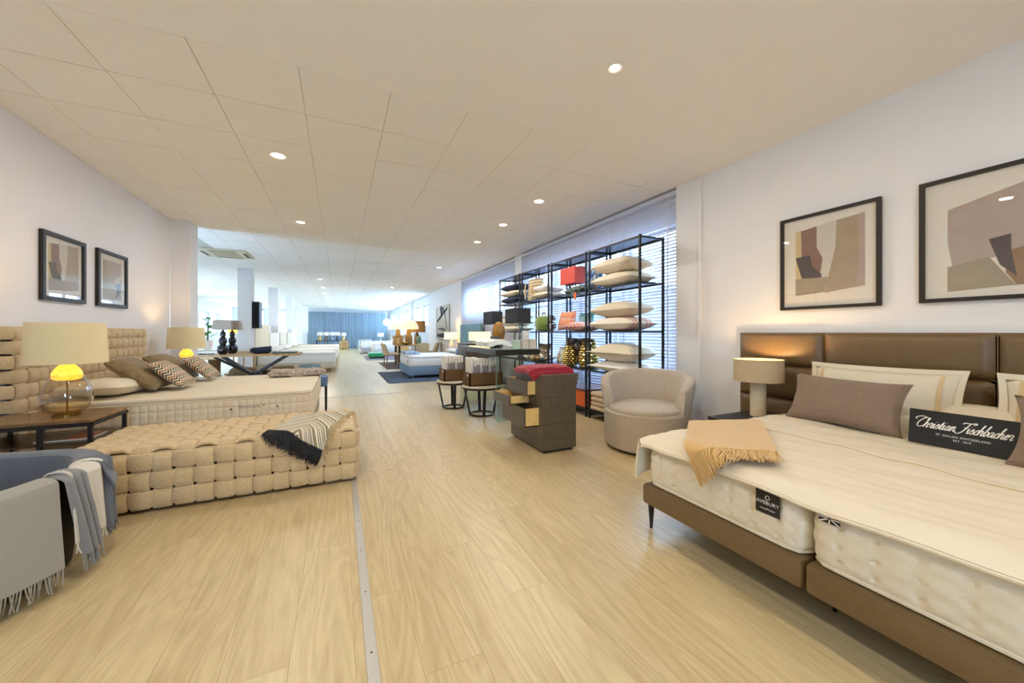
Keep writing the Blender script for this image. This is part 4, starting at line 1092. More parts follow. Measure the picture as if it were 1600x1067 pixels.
# ------------------------------------------------------------------ nightstand and lamp, right
ns = thing('nightstand', 'low black nightstand beside the leather bed', 'nightstand', (3.3, 2.1, 0))
part('body', MB().box(2.97, 3.62, 1.86, 2.24, .06, .47, .004), black_satin, ns)
part('top', MB().box(2.955, 3.63, 1.85, 2.25, .472, .50, .004), black_satin, ns)
part('drawer_front', MB().box(2.962, 2.968, 1.88, 2.22, .09, .45, .002), black_satin, ns)
for (x, y) in ((3.0, 1.89), (3.0, 2.21), (3.58, 1.89), (3.58, 2.21)): part('foot', MB().lathe([(.016, 0), (.016, .062)], x, y, 10), black_metal, ns)
linen = mat('natural_linen_shade', lin(188, 166, 132), .9, noise=.12, nscale=200, bump=.2, bscale=300)
raff = mat('raffia_wrap', lin(214, 196, 160), .8, noise=.12, nscale=60, bump=.3, bscale=120, stretch=(1, 1, 6))
tl = thing('table_lamp', 'linen drum lamp on the black nightstand by the leather bed', 'table lamp', (3.38, 2.07, .5))
part('base', MB().lathe([(.062, .501), (.062, .79), (.05, .795), (.0001, .796)], 3.38, 2.07, 32), raff, tl)
part('lamp_shade', shade_mb(3.38, 2.07, .81, 1.0, .192, .19, 48), linen, tl)
part('shade_ring', MB().tube([(3.38 + .19 * math.cos(k * math.pi / 20), 2.07 + .19 * math.sin(k * math.pi / 20), 1.0) for k in range(40)], .003, 6, True), linen, tl)
part('bulb', MB().lathe([(.0001, .80), (.028, .83), (.03, .87), (.0001, .92)], 3.38, 2.07, 12), MATS['warm_bulb'], tl)
lamp('lamp', 'POINT', (3.38, 2.07, .93), 8, LAMPW, .035, tl)

# ------------------------------------------------------------------ tub armchair
CXc, CYc = 3.03, 3.05; FA = R(214)                      # facing direction
ch = thing('armchair', 'round greige boucle tub armchair in front of the shelves', 'armchair', (CXc, CYc, 0))
part('plinth', MB().lathe([(.36, .0), (.36, .03), (.0001, .03)], CXc, CYc, 40), black_satin, ch)
def pol(a, r, z): return (CXc + r * math.cos(a), CYc + r * math.sin(a), z)
mb = MB().lathe([(.405, .028), (.432, .05), (.44, .20), (.445, .40), (.42, .425), (.0001, .425)], CXc, CYc, 64)
part('base', mb, boucle_grey, ch)
def shell(u, v):
    """back and arms: u around from one arm end to the other, v around the wall's section"""
    ph = (u * 2 - 1); a = FA + math.pi + R(116) * ph
    h = .815 - .10 * abs(ph) ** 2.2 - .06 * max(0, abs(ph) - .85) / .15
    th = .125 * (1 - .2 * max(0, abs(ph) - .9) / .1)
    # section: rounded wall from z=.34 up to h, leaning outwards with height
    t = v * 2 * math.pi
    cxs = math.copysign(abs(math.cos(t)) ** .6, math.cos(t)); czs = math.copysign(abs(math.sin(t)) ** .3, math.sin(t))
    z = .035 + (h - .035) * (.5 + .5 * czs)
    k = max(0, (z - .38) / .44)
    rm = .380 + .074 * k ** 1.2
    return pol(a, rm + th / 2 * cxs, z)
mb = MB(); mb.grid(shell, 72, 28, cv=True)
n_ = 28
mb.f.append(tuple(reversed(range(n_)))); mb.f.append(tuple(range(72 * n_, 73 * n_)))
part('backrest', mb, boucle_grey, ch, angle=60)
def seatp():
    m_ = MB(); vs = []; fs = []; n = 64; prof = [(0.97, .40), (1.0, .425), (.985, .452), (.93, .466), (.6, .474), (.3, .477)]
    for (k, z) in prof:
        for i in range(n):
            a = 2 * math.pi * i / n; d = math.cos(a - FA); r_ = .368 + .070 * max(0, d) ** .6
            vs.append(pol(a, r_ * k, z))
    for i in range(len(prof) - 1):
        for k in range(n): fs.append((i * n + k, i * n + (k + 1) % n, (i + 1) * n + (k + 1) % n, (i + 1) * n + k))
    fs.append(tuple(range((len(prof) - 1) * n, len(prof) * n)))
    return m_.add(vs, fs)
part('seat', seatp(), boucle_grey, ch, angle=60)

# ------------------------------------------------------------------ block dresser with open drawers
dr = thing('block_dresser', 'brown block dresser with three open drawers in the aisle', 'dresser', (2.07, 3.66, 0))
dbr = mat('dark_olive_lacquer', lin(88, 78, 62), .4, noise=.03, nscale=30)
birch = mat('pale_birch', lin(226, 190, 120), .5, noise=.06, nscale=14, stretch=(1, 8, 1))
DX0, DX1, DY0, DY1, DH = 1.872, 2.28, 3.285, 4.05, .80
part('carcass', MB().box(DX0 + .006, DX1 - .006, DY0 + .006, DY1 - .006, .03, DH - .008), mat('dark_joint', lin(40, 35, 28), .6), dr, smooth=False)
part('plinth', MB().box(DX0 + .03, DX1 - .03, DY0 + .03, DY1 - .03, 0, .03), black_satin, dr, smooth=False)
rows_ = [(.03, .14), (.14, .30), (.30, .47), (.47, .575), (.575, .70), (.70, .80)]
cutsY = [[.55], [.3, .75], [.7], [.25, .6], [.62], [.35]]
for (z0, z1), ct in zip(rows_, cutsY):      # end face towards the viewer
    xs_ = [0] + ct + [1]
    for a, b in zip(xs_[:-1], xs_[1:]):
        part('block', MB().box(DX0 + (DX1 - DX0) * a + .0012, DX0 + (DX1 - DX0) * b - .0012, DY0, DY0 + .012, z0 + .0012, z1 - .0012, .001), dbr, dr, smooth=False)
    xs_ = [0, .18 + .1 * (len(ct) % 2), .55, 1]
    for a, b in zip(xs_[:-1], xs_[1:]):
        y0_, y1_ = DY0 + (DY1 - DY0) * a, DY0 + (DY1 - DY0) * b
        part('block', MB().box(DX0, DX0 + .012, y0_ + .0012, y1_ - .0012, z0 + .0012, z1 - .0012, .001), dbr, dr, smooth=False)
for a, b in ((0, .45), (.45, 1)):
    for c, d in ((0, .4), (.4, 1)):
        part('block', MB().box(DX0 + (DX1 - DX0) * a + .001, DX0 + (DX1 - DX0) * b - .001, DY0 + (DY1 - DY0) * c + .001, DY0 + (DY1 - DY0) * d - .001, DH - .012, DH, .001), dbr, dr, smooth=False)
def drawer(y0, y1, z0, z1, xf):
    d = part('drawer', MB().box(xf, xf + .018, y0, y1, z0, z1, .001), dbr, dr, smooth=False)
    b = MB(); xe = DX0 + .02; e = .012
    b.box(xf + .018, xe, y0 + .004, y0 + .004 + e, z0 + .004, z1 - .002).box(xf + .018, xe, y1 - .004 - e, y1 - .004, z0 + .004, z1 - .002).box(xf + .018, xe, y0 + .004, y1 - .004, z0 + .004, z0 + .014)
    part('drawer_box', b, birch, d, smooth=False, label='pale birch drawer sides')
drawer(3.44, 3.94, .576, .728, 1.765)
drawer(3.58, 4.03, .468, .562, 1.635)
drawer(3.36, 3.91, .270, .462, 1.70)
# crimson throw on top
crim = mat('crimson_wool', lin(158, 26, 46), .95, noise=.25, nscale=60, bump=.3, bscale=150, sheen=.2)
rt = thing('crimson_throw', 'crimson red fringed throw folded on the block dresser', 'throw', (2.07, 3.5, DH))
def rth(u, v):
    x = 1.80 + .52 * u; y = 3.44 + .34 * v
    return (x, y, .835 + .018 * math.sin(v * math.pi) + .010 * wob(u * 3, v * 3, 1, 4) - .05 * max(0, .12 - u) * 5 - (.05 * max(0, u - .93) * 6 if u > .93 else 0))
part('cloth', sheet(rth, 24, 16, .06), crim, rt)
mb = MB()
for row in range(4):
    for k in range(90):
        u = k / 89; p = Vector(rth(min(1, u), 0)); l = random.uniform(.035, .055) + (.05 if u > .72 and u < .9 else 0)
        mb.tube([(p.x + random.uniform(-.006, .006), p.y - .028 - .003 * row, p.z + .028 - .012 * row), (p.x + random.uniform(-.01, .01), p.y - .052 - .004 * row, p.z - l * .4), (p.x + random.uniform(-.014, .014), p.y - .056 - .004 * row, p.z - .01 - l)], .0035, 4)
part('fringe', mb, crim, rt, kind='stuff')

# ================================================================== SHELF UNITS
smoke = mat('dark_shelf_board', lin(40, 44, 52), .25)
units = [(3.42, 4.42, 'black metal shelf unit nearest the armchair'), (4.50, 5.48, 'black metal shelf unit holding the red lampshade'),
         (5.585, 6.61, 'black metal shelf unit holding the woven bag'), (6.72, 7.74, 'farthest black metal shelf unit with navy pillows')]
SX0, SX1 = 3.30, 3.68
LEV = [.13, .70, 1.26, 1.86, 2.42]
for (a, b, lab) in units:
    t = thing('shelf_unit', lab, 'shelf', ((SX0 + SX1) / 2, (a + b) / 2, 0), group='black metal shelf units')
    for (x, y) in ((SX0, a), (SX0, b), (SX1, a), (SX1, b)): part('post', MB().box(x - .0125, x + .0125, y - .0125, y + .0125, 0, 2.432), black_metal, t, smooth=False)
    for z in LEV:
        s_ = part('shelf_board', MB().box(SX0, SX1, a, b, z - .006, z, .001), smoke, t, smooth=False)
        for (p, q) in (((SX0, a), (SX0, b)), ((SX1, a), (SX1, b)), ((SX0, a), (SX1, a)), ((SX0, b), (SX1, b))):
            part('rail', MB().bar((p[0], p[1], z - .012), (q[0], q[1], z - .012), .024, .02), black_metal, s_, smooth=False)
def lying(name, lab, cat, y, z, w, d, t, m, seed=0, x=3.47, rz=0.0, tilt=0.0, flange=0, group=None):
    return solo(name, cushion_mb(w, d, t, 16, .07, seed, flange=flange, wr=.008), m, lab, cat, group, M=TR((x, y, z + t / 2 * .97), R(tilt), 0, R(90) + rz))
def standing(lab, y, z, w, h, t, m, seed=0, x=3.47, lean=18, rz=0.0):
    ex = Vector((math.sin(rz), -math.cos(rz), 0))
    return solo('cushion', cushion_mb(w, h, t, 16, .09, seed), m, lab, 'cushion', M=basis((x, y, z + h / 2 * math.cos(R(lean)) + .01), ex, (math.sin(R(lean)) * math.cos(rz), math.sin(R(lean)) * math.sin(rz), math.cos(R(lean)))))
pink_stripe = zigzag('cream_pink_stripe', [lin(232, 224, 210), lin(230, 222, 208), lin(234, 226, 212), lin(226, 150, 140), lin(232, 224, 210), lin(222, 170, 150), lin(232, 224, 210), lin(230, 222, 206)], 2.0, 1, 0)
# unit 1
lying('pillow', 'lower cream pillow on the top shelf of the nearest unit', 'pillow', 3.93, 1.86, .80, .46, .19, cream_cotton, 1, group='cream pillows stacked on shelves')
lying('pillow', 'upper cream pillow on the top shelf of the nearest unit', 'pillow', 3.95, 2.04, .76, .44, .21, ecru_cotton, 2, tilt=3, group='cream pillows stacked on shelves')
lying('pillow', 'cream pillow with pink stripes on the nearest unit', 'pillow', 3.93, 1.26, .84, .46, .20, pink_stripe, 3, group='cream pillows stacked on shelves')
lying('pillow', 'plain cream pillow on top of the pink striped pillow', 'pillow', 3.94, 1.45, .80, .45, .21, ecru_cotton, 4, tilt=-2, group='cream pillows stacked on shelves')
lying('pillow', 'white satin pillow with taupe border low on the nearest unit', 'pillow', 3.93, .70, .78, .44, .16, white_cotton, 5, flange=.04, group='cream pillows stacked on shelves')
lying('pillow', 'cream pillow with sand border behind the armchair', 'pillow', 3.92, .85, .80, .46, .25, cream_cotton, 6, flange=.045, group='cream pillows stacked on shelves')
bl = mat('sand_blanket', lin(204, 184, 150), .95, noise=.08, nscale=120)
for k in range(4):
    solo('folded_blanket', MB().box(3.285 + .004 * (k % 2), 3.66, 3.62, 4.40 - .01 * (k % 3), .131 + k * .066, .131 + k * .066 + .063, .028), bl, ('lowest', 'second', 'third', 'topmost')[k] + ' of the folded sand blankets on the bottom shelf', 'blanket', 'folded blankets')
# unit 2
redm = mat('coral_red_shade', lin(206, 78, 62), .7)
rl = thing('table_lamp', 'coral red rectangular lampshade on a dark stand on the shelf', 'table lamp', (3.46, 5.2, 1.86))
part('lamp_shade', MB().box(3.36, 3.56, 4.88, 5.30, 2.03, 2.29).box(3.362, 3.558, 4.882, 5.298, 2.032, 2.288), redm, rl, smooth=False)
fr = MB()
for y in (5.0, 5.18): fr.bar((3.46, y, 1.872), (3.46, y, 2.05), .014)
fr.box(3.40, 3.52, 4.96, 5.22, 1.861, 1.875, .003); part('stand', fr, black_metal, rl, smooth=False)
teal_t = patches('teal_brown_fringe_knit', [lin(38, 52, 50), lin(84, 110, 108), lin(56, 48, 40), lin(130, 150, 146)], 60)
tt = thing('fringed_throw', 'dark teal fringed throw spilling over the shelf edge below the red shade', 'throw', (3.33, 4.86, 1.86))
part('cloth', sheet(lambda u, v: (3.60 - .32 * v - .02 * math.sin(u * 9), 4.62 + .40 * u, 1.90 + .07 * math.sin(u * math.pi) * math.sin(v * math.pi) + .008 * wob(u * 4, v * 4) - .10 * max(0, v - .8) * 5 * (v - .75)), 20, 18, .04), teal_t, tt)
mb = fringe_mb((3.285, 4.63, 1.885), (3.285, 5.0, 1.885), (-.08, 0, -1), 60, .085, .004); part('fringe', mb, teal_t, tt, kind='stuff')
part('price_tag', MB().box(3.262, 3.264, 4.70, 4.76, 1.75, 1.85), mat('orange_tag', lin(226, 110, 40), .6), tt, smooth=False, label='orange paper tag')
standing('blue and brown patterned cushion standing at the end of the top shelf', 4.63, 1.86, .36, .38, .13, patches('blue_brown_print', [lin(60, 130, 190), lin(120, 90, 70), lin(180, 200, 215), lin(40, 90, 150)], 26), 3, x=3.55, lean=8)
coral_z = zigzag('zigzag_coral', [lin(226, 120, 110), lin(240, 190, 120), lin(206, 90, 130), lin(244, 220, 160), lin(190, 110, 150), lin(236, 160, 90)], 2.6, 8, .35)
mauve_z = zigzag('zigzag_mauve', [lin(196, 130, 160), lin(236, 190, 160), lin(160, 110, 150), lin(226, 170, 110), lin(206, 150, 180), lin(240, 206, 170)], 3.4, 5, .35)
standing('coral and yellow zigzag cushion standing on the middle shelf', 5.22, 1.26, .44, .34, .14, coral_z, 5, lean=14, x=3.44)
lying('cushion', 'mauve and orange striped cushion lying on the middle shelf', 'cushion', 4.80, 1.26, .52, .42, .15, mauve_z, 6, x=3.46)
standing('pale teal cushion behind the mauve cushion', 4.86, 1.30, .36, .26, .12, mat('pale_teal_fabric', lin(130, 186, 196), .8, noise=.15, nscale=40), 7, x=3.57, lean=10)
gold = mat('polished_gold_ceramic', lin(206, 176, 96), .25, .75)
def pineapple(x, y, z, r, h, lab, n=13):
    t = thing('scaled_vase', lab, 'vase', (x, y, z), group='gold scaled vases')
    prof = [(.55, 0), (.85, .06), (1.0, .22), (.98, .40), (.86, .62), (.66, .84), (.50, .96), (.46, 1.0), (.40, 1.0), (.40, .9)]
    def rad(q):
        for (r0, z0), (r1, z1) in zip(prof[:8], prof[1:8]):
            if z0 <= q <= z1: return r0 + (r1 - r0) * (q - z0) / (z1 - z0)
        return .46
    part('body', MB().lathe([(r * .93 * a, z + h * b) for a, b in prof], x, y, 32), mat('dark_gold', lin(96, 78, 36), .35, .6), t)
    rows = 10; mb = MB()
    for i in range(rows):
        q = .06 + .88 * i / (rows - 1); rr = r * rad(q) * .93; m = n
        for k in range(m):
            a = 2 * math.pi * (k + .5 * (i % 2)) / m; wd = 2 * math.pi * rr / m * .55; hh = h / rows * .85
            c = Vector((x + rr * math.cos(a), y + rr * math.sin(a), z + h * q)); tn = Vector((-math.sin(a), math.cos(a), 0)); nn = Vector((math.cos(a), math.sin(a), 0)); up = Vector((0, 0, 1))
            mb.add([c - tn * wd, c + up * hh * .7, c + tn * wd, c - up * hh * .55, c + nn * r * .17 - up * hh * .15], [(0, 4, 1), (1, 4, 2), (2, 4, 3), (3, 4, 0)])
    part('scales', mb, gold, t, smooth=False, kind='stuff')
    return t
pineapple(3.42, 5.10, .70, .125, .33, 'shorter gold scaled vase at the front of the shelf')
pineapple(3.50, 4.70, .70, .15, .44, 'taller gold scaled vase partly behind the shelf post')
flor = patches('dark_floral_print', [lin(60, 48, 46), lin(140, 100, 84), lin(206, 196, 180), lin(96, 90, 110), lin(150, 160, 90), lin(44, 40, 44)], 22)
flor2 = patches('pale_floral_print', [lin(226, 218, 204), lin(180, 186, 120), lin(236, 230, 220), lin(150, 120, 130), lin(200, 206, 200)], 26)
standing('dark floral cushion standing behind the gold vases', 5.14, .70, .62, .46, .14, flor, 8, x=3.54, lean=12)
standing('pale floral cushion in front of the dark floral cushion', 5.34, .70, .24, .30, .12, flor2, 9, x=3.43, lean=16)
ob = thing('storage_box', 'glossy orange box on the bottom shelf beside the dresser', 'box', (3.47, 4.85, .13))
orange = mat('orange_lacquer', lin(214, 96, 34), .3); dkred = mat('dark_red_lid', lin(92, 34, 24), .35)
part('body', MB().box(3.30, 3.66, 4.52, 5.12, .132, .36, .004), orange, ob); part('lid', MB().box(3.295, 3.665, 4.515, 5.125, .361, .39, .004), dkred, ob)
brz = zigzag('zigzag_brown_grey', [lin(110, 98, 88), lin(196, 186, 170), lin(84, 74, 70), lin(170, 156, 140)], 3, 5, .4)
standing('brown zigzag cushion standing on the orange box', 4.98, .39, .24, .20, .08, brz, 2, x=3.40, lean=8)
# unit 3
bag = thing('woven_bag', 'tan woven bag with straps on the top shelf', 'bag', (3.44, 6.4, 1.86))
bagm = zigzag('woven_straw', [lin(206, 178, 130), lin(226, 206, 164), lin(176, 146, 100), lin(120, 130, 140)], 7, 10, .3)
mb = MB(); mb.grid(lambda u, v: (3.46 + .14 * math.cos(u * 2 * math.pi) * (1 - .25 * v), 6.32 + .25 * math.sin(u * 2 * math.pi) * (1 - .05 * v), 1.862 + .40 * v), 36, 12, cu=True)
part('body', mb, bagm, bag)
for y in (6.2, 6.44): part('strap', sheet(lambda u, v: (3.30 - .012 * math.sin(u * math.pi), y + .04 * v, 2.2 - .32 * u), 12, 2, .006), sand, bag)
lying('pillow', 'white pillow leaning on the woven bag', 'pillow', 5.86, 1.97, .50, .40, .13, white_cotton, 3, tilt=6)
lying('pillow', 'ecru pillow below the white pillow on the bag shelf', 'pillow', 5.90, 1.86, .56, .42, .13, ecru_cotton, 4)
green = mat('olive_green_velvet', lin(112, 130, 44), .7, noise=.12, nscale=30, sheen=.6)
pf = thing('round_pouf', 'olive green round pouf on the middle shelf', 'pouf', (3.47, 6.0, 1.26))
part('body', MB().lathe([(.09, 1.262), (.155, 1.29), (.175, 1.38), (.17, 1.46), (.13, 1.53), (.06, 1.56), (.0001, 1.565)], 3.46, 6.02, 32), green, pf)
part('handle', MB().tube([(3.46, 5.95, 1.555), (3.46, 5.98, 1.60), (3.46, 6.06, 1.60), (3.46, 6.09, 1.555)], .012, 8), green, pf)
bw = patches('black_white_marble', [lin(30, 30, 32), lin(226, 222, 212), lin(40, 38, 38), lin(236, 232, 224)], 30)
for k, (z, r) in enumerate(((1.26, .085), (1.415, .07))):
    solo('patterned_ball', MB().lathe([(.0001, z), (r * .5, z + r * .12), (r * .87, z + r * .5), (r, z + r), (r * .87, z + r * 1.5), (r * .5, z + r * 1.87), (.0001, z + r * 2)], 3.42, 5.68, 24), bw, ('larger', 'smaller')[k] + ' black and white swirl ball beside the shelf post', 'ball')
standing('brown and black scalloped cushion on the lower shelf', 6.05, .70, .40, .34, .12, zigzag('zigzag_grey_tan', [lin(150, 130, 104), lin(60, 52, 60), lin(196, 180, 150), lin(120, 104, 90)], 2.4, 4, .4), 4, lean=12)
lying('cushion', 'multicoloured patterned cushion lying on the lower shelf', 'cushion', 6.2, .70, .56, .44, .16, patches('multi_print', [lin(206, 150, 90), lin(226, 214, 196), lin(90, 70, 66), lin(150, 170, 180), lin(240, 232, 220)], 20), 5)
# unit 4
navyf = mat('navy_cotton', lin(40, 44, 72), .85, noise=.08, nscale=30)
for k, (m, lab) in enumerate(((navyf, 'lowest navy pillow on the farthest shelf unit'), (ecru_cotton, 'sand pillow between the two navy pillows'), (navyf, 'topmost navy pillow on the farthest shelf unit'))):
    lying('pillow', lab, 'pillow', 7.22, 1.86 + k * .135, .84, .44, .15, m, k, group='pillows on the farthest unit')
for k in range(3):
    lying('pillow', ('lowest', 'middle', 'top')[k] + ' of three ecru pillows stacked on the farthest unit', 'pillow', 7.2, 1.26 + k * .125, .80, .44, .14, (cream_cotton, ecru_cotton, ecru_cotton)[k], k + 4, group='pillows on the farthest unit')
for k in range(2):
    lying('pillow', ('lower', 'upper')[k] + ' white pillow low on the farthest unit', 'pillow', 7.2, .70 + k * .13, .80, .44, .15, white_cotton, k + 8, group='pillows on the farthest unit')

# ================================================================== GLASS COUNTER
dk = thing('glass_counter', 'counter with dark top slab on clear glass panels behind the dresser', 'counter', (2.3, 5.6, 0))
DKX0, DKX1, DKY0, DKY1 = 1.965, 2.66, 4.74, 6.45
part('top_slab', MB().box(DKX0, DKX1, DKY0, DKY1, .918, .997, .004), mat('dark_bronze_glass', lin(42, 44, 42), .2), dk)
part('top_glass', MB().box(DKX0 - .004, DKX1 + .004, DKY0 - .004, DKY1 + .004, .998, 1.006), mat('pale_glass_top', lin(150, 170, 165), .1), dk, smooth=False)
part('glass_panel', MB().box(DKX0 + .01, DKX1 - .01, DKY0 + .01, DKY0 + .022, 0.001, .917), pane_green, dk, smooth=False)
part('glass_panel', MB().box(DKX0 + .01, DKX1 - .01, DKY1 - .022, DKY1 - .01, 0.001, .917), pane_green, dk, smooth=False)
part('glass_edge', MB().box(DKX0 + .008, DKX0 + .011, DKY0 + .009, DKY0 + .023, 0.001, .917), mat('glass_green_edge', lin(150, 196, 190), .2), dk, smooth=False)
CT = 1.007
def square_lamp(x0, y0, wx, wy, lab):
    t = thing('table_lamp', lab, 'table lamp', (x0 + wx / 2, y0 + wy / 2, CT), group='black rectangular lamps on the counter')
    zb, zt = 1.385, 1.61
    mb = MB()
    for (a, b, c, d) in ((x0, x0 + wx, y0, y0 + .004), (x0, x0 + wx, y0 + wy - .004, y0 + wy), (x0, x0 + .004, y0 + .004, y0 + wy - .004), (x0 + wx - .004, x0 + wx, y0 + .004, y0 + wy - .004)): mb.box(a, b, c, d, zb, zt)
    part('lamp_shade', mb, mat('black_card_shade', lin(38, 40, 44), .7), t, smooth=False)
    cx, cy = x0 + wx / 2, y0 + wy / 2; acr = glassmat('acrylic', (.96, .96, .98, 1), refl=1.5)
    for s_ in (-.055, .055): part('acrylic_post', MB().box(cx - .012, cx + .012, cy + s_ - .012, cy + s_ + .012, CT + .02, 1.40), acr, t, smooth=False)
    part('base', MB().box(cx - .06, cx + .06, cy - .10, cy + .10, CT, CT + .02, .003), alu, t)
    part('crossbar', MB().box(cx - .01, cx + .01, cy - .10, cy + .10, 1.385, 1.40), alu, t, smooth=False)
square_lamp(2.42, 5.0, .22, .46, 'black rectangular lamp nearer on the glass counter')
square_lamp(2.40, 5.98, .20, .42, 'black rectangular lamp farther on the glass counter')
vs_ = thing('egg_vase', 'amber ribbed egg vase standing on the counter', 'vase', (2.42, 5.72, CT))
mb = MB().lathe([(.05, CT + .1), (.085, CT + .14), (.105, CT + .22), (.10, CT + .30), (.075, CT + .37), (.03, CT + .41), (.0001, CT + .415)], 2.42, 5.72, 48)
for i, p in enumerate(mb.v):
    a = math.atan2(p[1] - 5.72, p[0] - 2.42); k = 1 + .05 * math.cos(a * 14); mb.v[i] = (2.42 + (p[0] - 2.42) * k, 5.72 + (p[1] - 5.72) * k, p[2])
part('shell', mb, mat('amber_ribbed_glass', lin(150, 104, 24), .12, noise=.3, nscale=14, coat=.6), vs_); part('foot', MB().lathe([(.06, CT), (.05, CT + .1)], 2.42, 5.72, 24), black_satin, vs_)
cd = thing('card_stand', 'black framed name card in front of the amber vase', 'sign', (2.34, 5.6, CT))
CM = basis((2.30, 5.58, CT + .085), (.91, -.42, 0), (0, 0, 1))
part('frame', MB().box(-.085, .085, -.085, .085, -.012, 0, .002).xf(CM), mat('slate_frame', lin(56, 56, 58), .5), cd)
part('card', MB().box(-.065, .065, -.03, .04, 0.0005, .002).xf(CM), mat('pinkish_card', lin(214, 202, 190), .7), cd, smooth=False)
part('lettering', text_mb('MISSONI', .028, ext=.0004).xf(CM @ Matrix.Translation((0, .004, .003))), mat('brown_ink', lin(96, 70, 60), .7), cd, smooth=False)
bt = thing('folded_blanket', 'fluffy white blanket folded on the counter', 'blanket', (2.15, 5.35, CT))
part('cloth', sheet(lambda u, v: (2.0 + .34 * u, 5.08 + .62 * v, CT + .055 + .035 * math.sin(u * math.pi) + .012 * wob(u * 3, v * 3, 1, 6)), 18, 22, .075), white_cotton, bt)
for k, (x, y, w, d, h, c, lab) in enumerate(((2.26, 4.80, .11, .05, .125, (190, 214, 194), 'mint green box on the counter'), (2.40, 4.80, .11, .06, .135, (216, 206, 194), 'left of two beige boxes on the counter'), (2.52, 4.80, .11, .06, .135, (222, 208, 194), 'right of two beige boxes on the counter'), (2.50, 4.95, .09, .06, .26, (228, 226, 222), 'taller white box behind the beige boxes'))):
    b_ = thing('gift_box', lab, 'box', (x + w / 2, y + d / 2, CT)); cm = mat('box_card_%d' % k, lin(*c), .6)
    part('body', MB().box(x, x + w, y, y + d, CT, CT + h * .8, .001), cm, b_, smooth=False); part('lid', MB().box(x - .001, x + w + .001, y - .001, y + d + .001, CT + h * .8 + .001, CT + h, .001), cm, b_, smooth=False)
tb_ = thing('tin_box', 'small turquoise box under the counter top', 'box', (2.1, 6.0, .87))
# ------------------------------------------------------------------ drum tables with fabric baskets
wick = mat('brown_wicker', lin(104, 74, 42), .8, noise=.4, nscale=70, bump=.9, bscale=90, stretch=(1, 1, 2.4))
packm = mat('white_packet', lin(232, 230, 226), .5); lav = mat('lavender_label', lin(196, 188, 206), .6); greyed = mat('grey_packet_edge', lin(120, 118, 120), .6)
def drum_table(x, y, zt, r, lab):
    t = thing('drum_table', lab, 'side table', (x, y, 0), group='round tables with iron legs')
    part('table_top', MB().lathe([(r, zt - .03), (r + .006, zt - .015), (r, zt), (.0001, zt)], x, y, 40), mat('cream_stone_top', lin(214, 204, 188), .4), t)
    part('rim', MB().tube([(x + (r - .012) * math.cos(k * math.pi / 20), y + (r - .012) * math.sin(k * math.pi / 20), zt - .045) for k in range(40)], .014, 6, True), black_metal, t)
    for k in range(4):
        a = R(-100 + 90 * k); a2 = a
        part('leg', MB().bar((x + (r - .03) * math.cos(a), y + (r - .03) * math.sin(a), zt - .05), (x + .62 * r * math.cos(a2), y + .62 * r * math.sin(a2), .012), .042, .026), black_metal, t, smooth=False)
    part('base_ring', MB().tube([(x + .62 * r * math.cos(k * math.pi / 16), y + .62 * r * math.sin(k * math.pi / 16), .012) for k in range(32)], .012, 6, True), black_metal, t)
def fabric_basket(x, y, z, w, d, h, lab, lab2, n=10):
    t = thing('wicker_basket', lab, 'basket', (x, y, z), group='wicker baskets of packets')
    mb = MB(); e = .015
    for (a, b, c, f) in ((x - w / 2, x + w / 2, y - d / 2, y - d / 2 + e), (x - w / 2, x + w / 2, y + d / 2 - e, y + d / 2), (x - w / 2, x - w / 2 + e, y - d / 2, y + d / 2), (x + w / 2 - e, x + w / 2, y - d / 2, y + d / 2)): mb.box(a, b, c, f, z, z + h)
    mb.box(x - w / 2, x + w / 2, y - d / 2, y + d / 2, z, z + .012)
    part('body', mb, wick, t, smooth=False); part('name_tag', MB().box(x - w / 2 - .003, x - w / 2 - .001, y - d / 2 + .05, y - d / 2 + .11, z + h * .72, z + h * .9), packm, t, smooth=False)
    for k in range(n):
        xx = x - w / 2 + .03 + (w - .06) * (k + .5) / n; hh = .395 + random.uniform(-.015, .015) - (.0 if k else -.01)
        p = thing('fabric_packet', '%s white packet from the left %s' % (('first', 'second', 'third', 'fourth', 'fifth', 'sixth', 'seventh', 'eighth', 'ninth', 'tenth')[k], lab2), 'packet', (xx, y, z + .013), group='white packets ' + lab2)
        bw_ = (w - .06) / n * .72
        part('sleeve', MB().box(xx - bw_ / 2, xx + bw_ / 2, y - d / 2 + .03, y + d / 2 - .03, z + .014, z + hh, .003), packm, p)
        part('label_card', MB().box(xx - bw_ / 2 + .002, xx + bw_ / 2 - .002, y - d / 2 + .028, y - d / 2 + .0295, z + .03, z + hh * .75), lav if k % 3 == 0 else greyed, p, smooth=False)
drum_table(1.96, 5.30, .455, .29, 'round table with iron legs nearer the dresser')
fabric_basket(1.97, 5.30, .457, .52, .34, .19, 'wicker basket of white packets on the nearer round table', 'in the nearer wicker basket')
drum_table(1.72, 6.0, .455, .27, 'round table with iron legs farther from the dresser')
fabric_basket(1.70, 6.0, .457, .36, .34, .19, 'wicker basket of white packets on the farther round table', 'in the farther wicker basket', 6)
bpy.data.objects.remove(tb_)

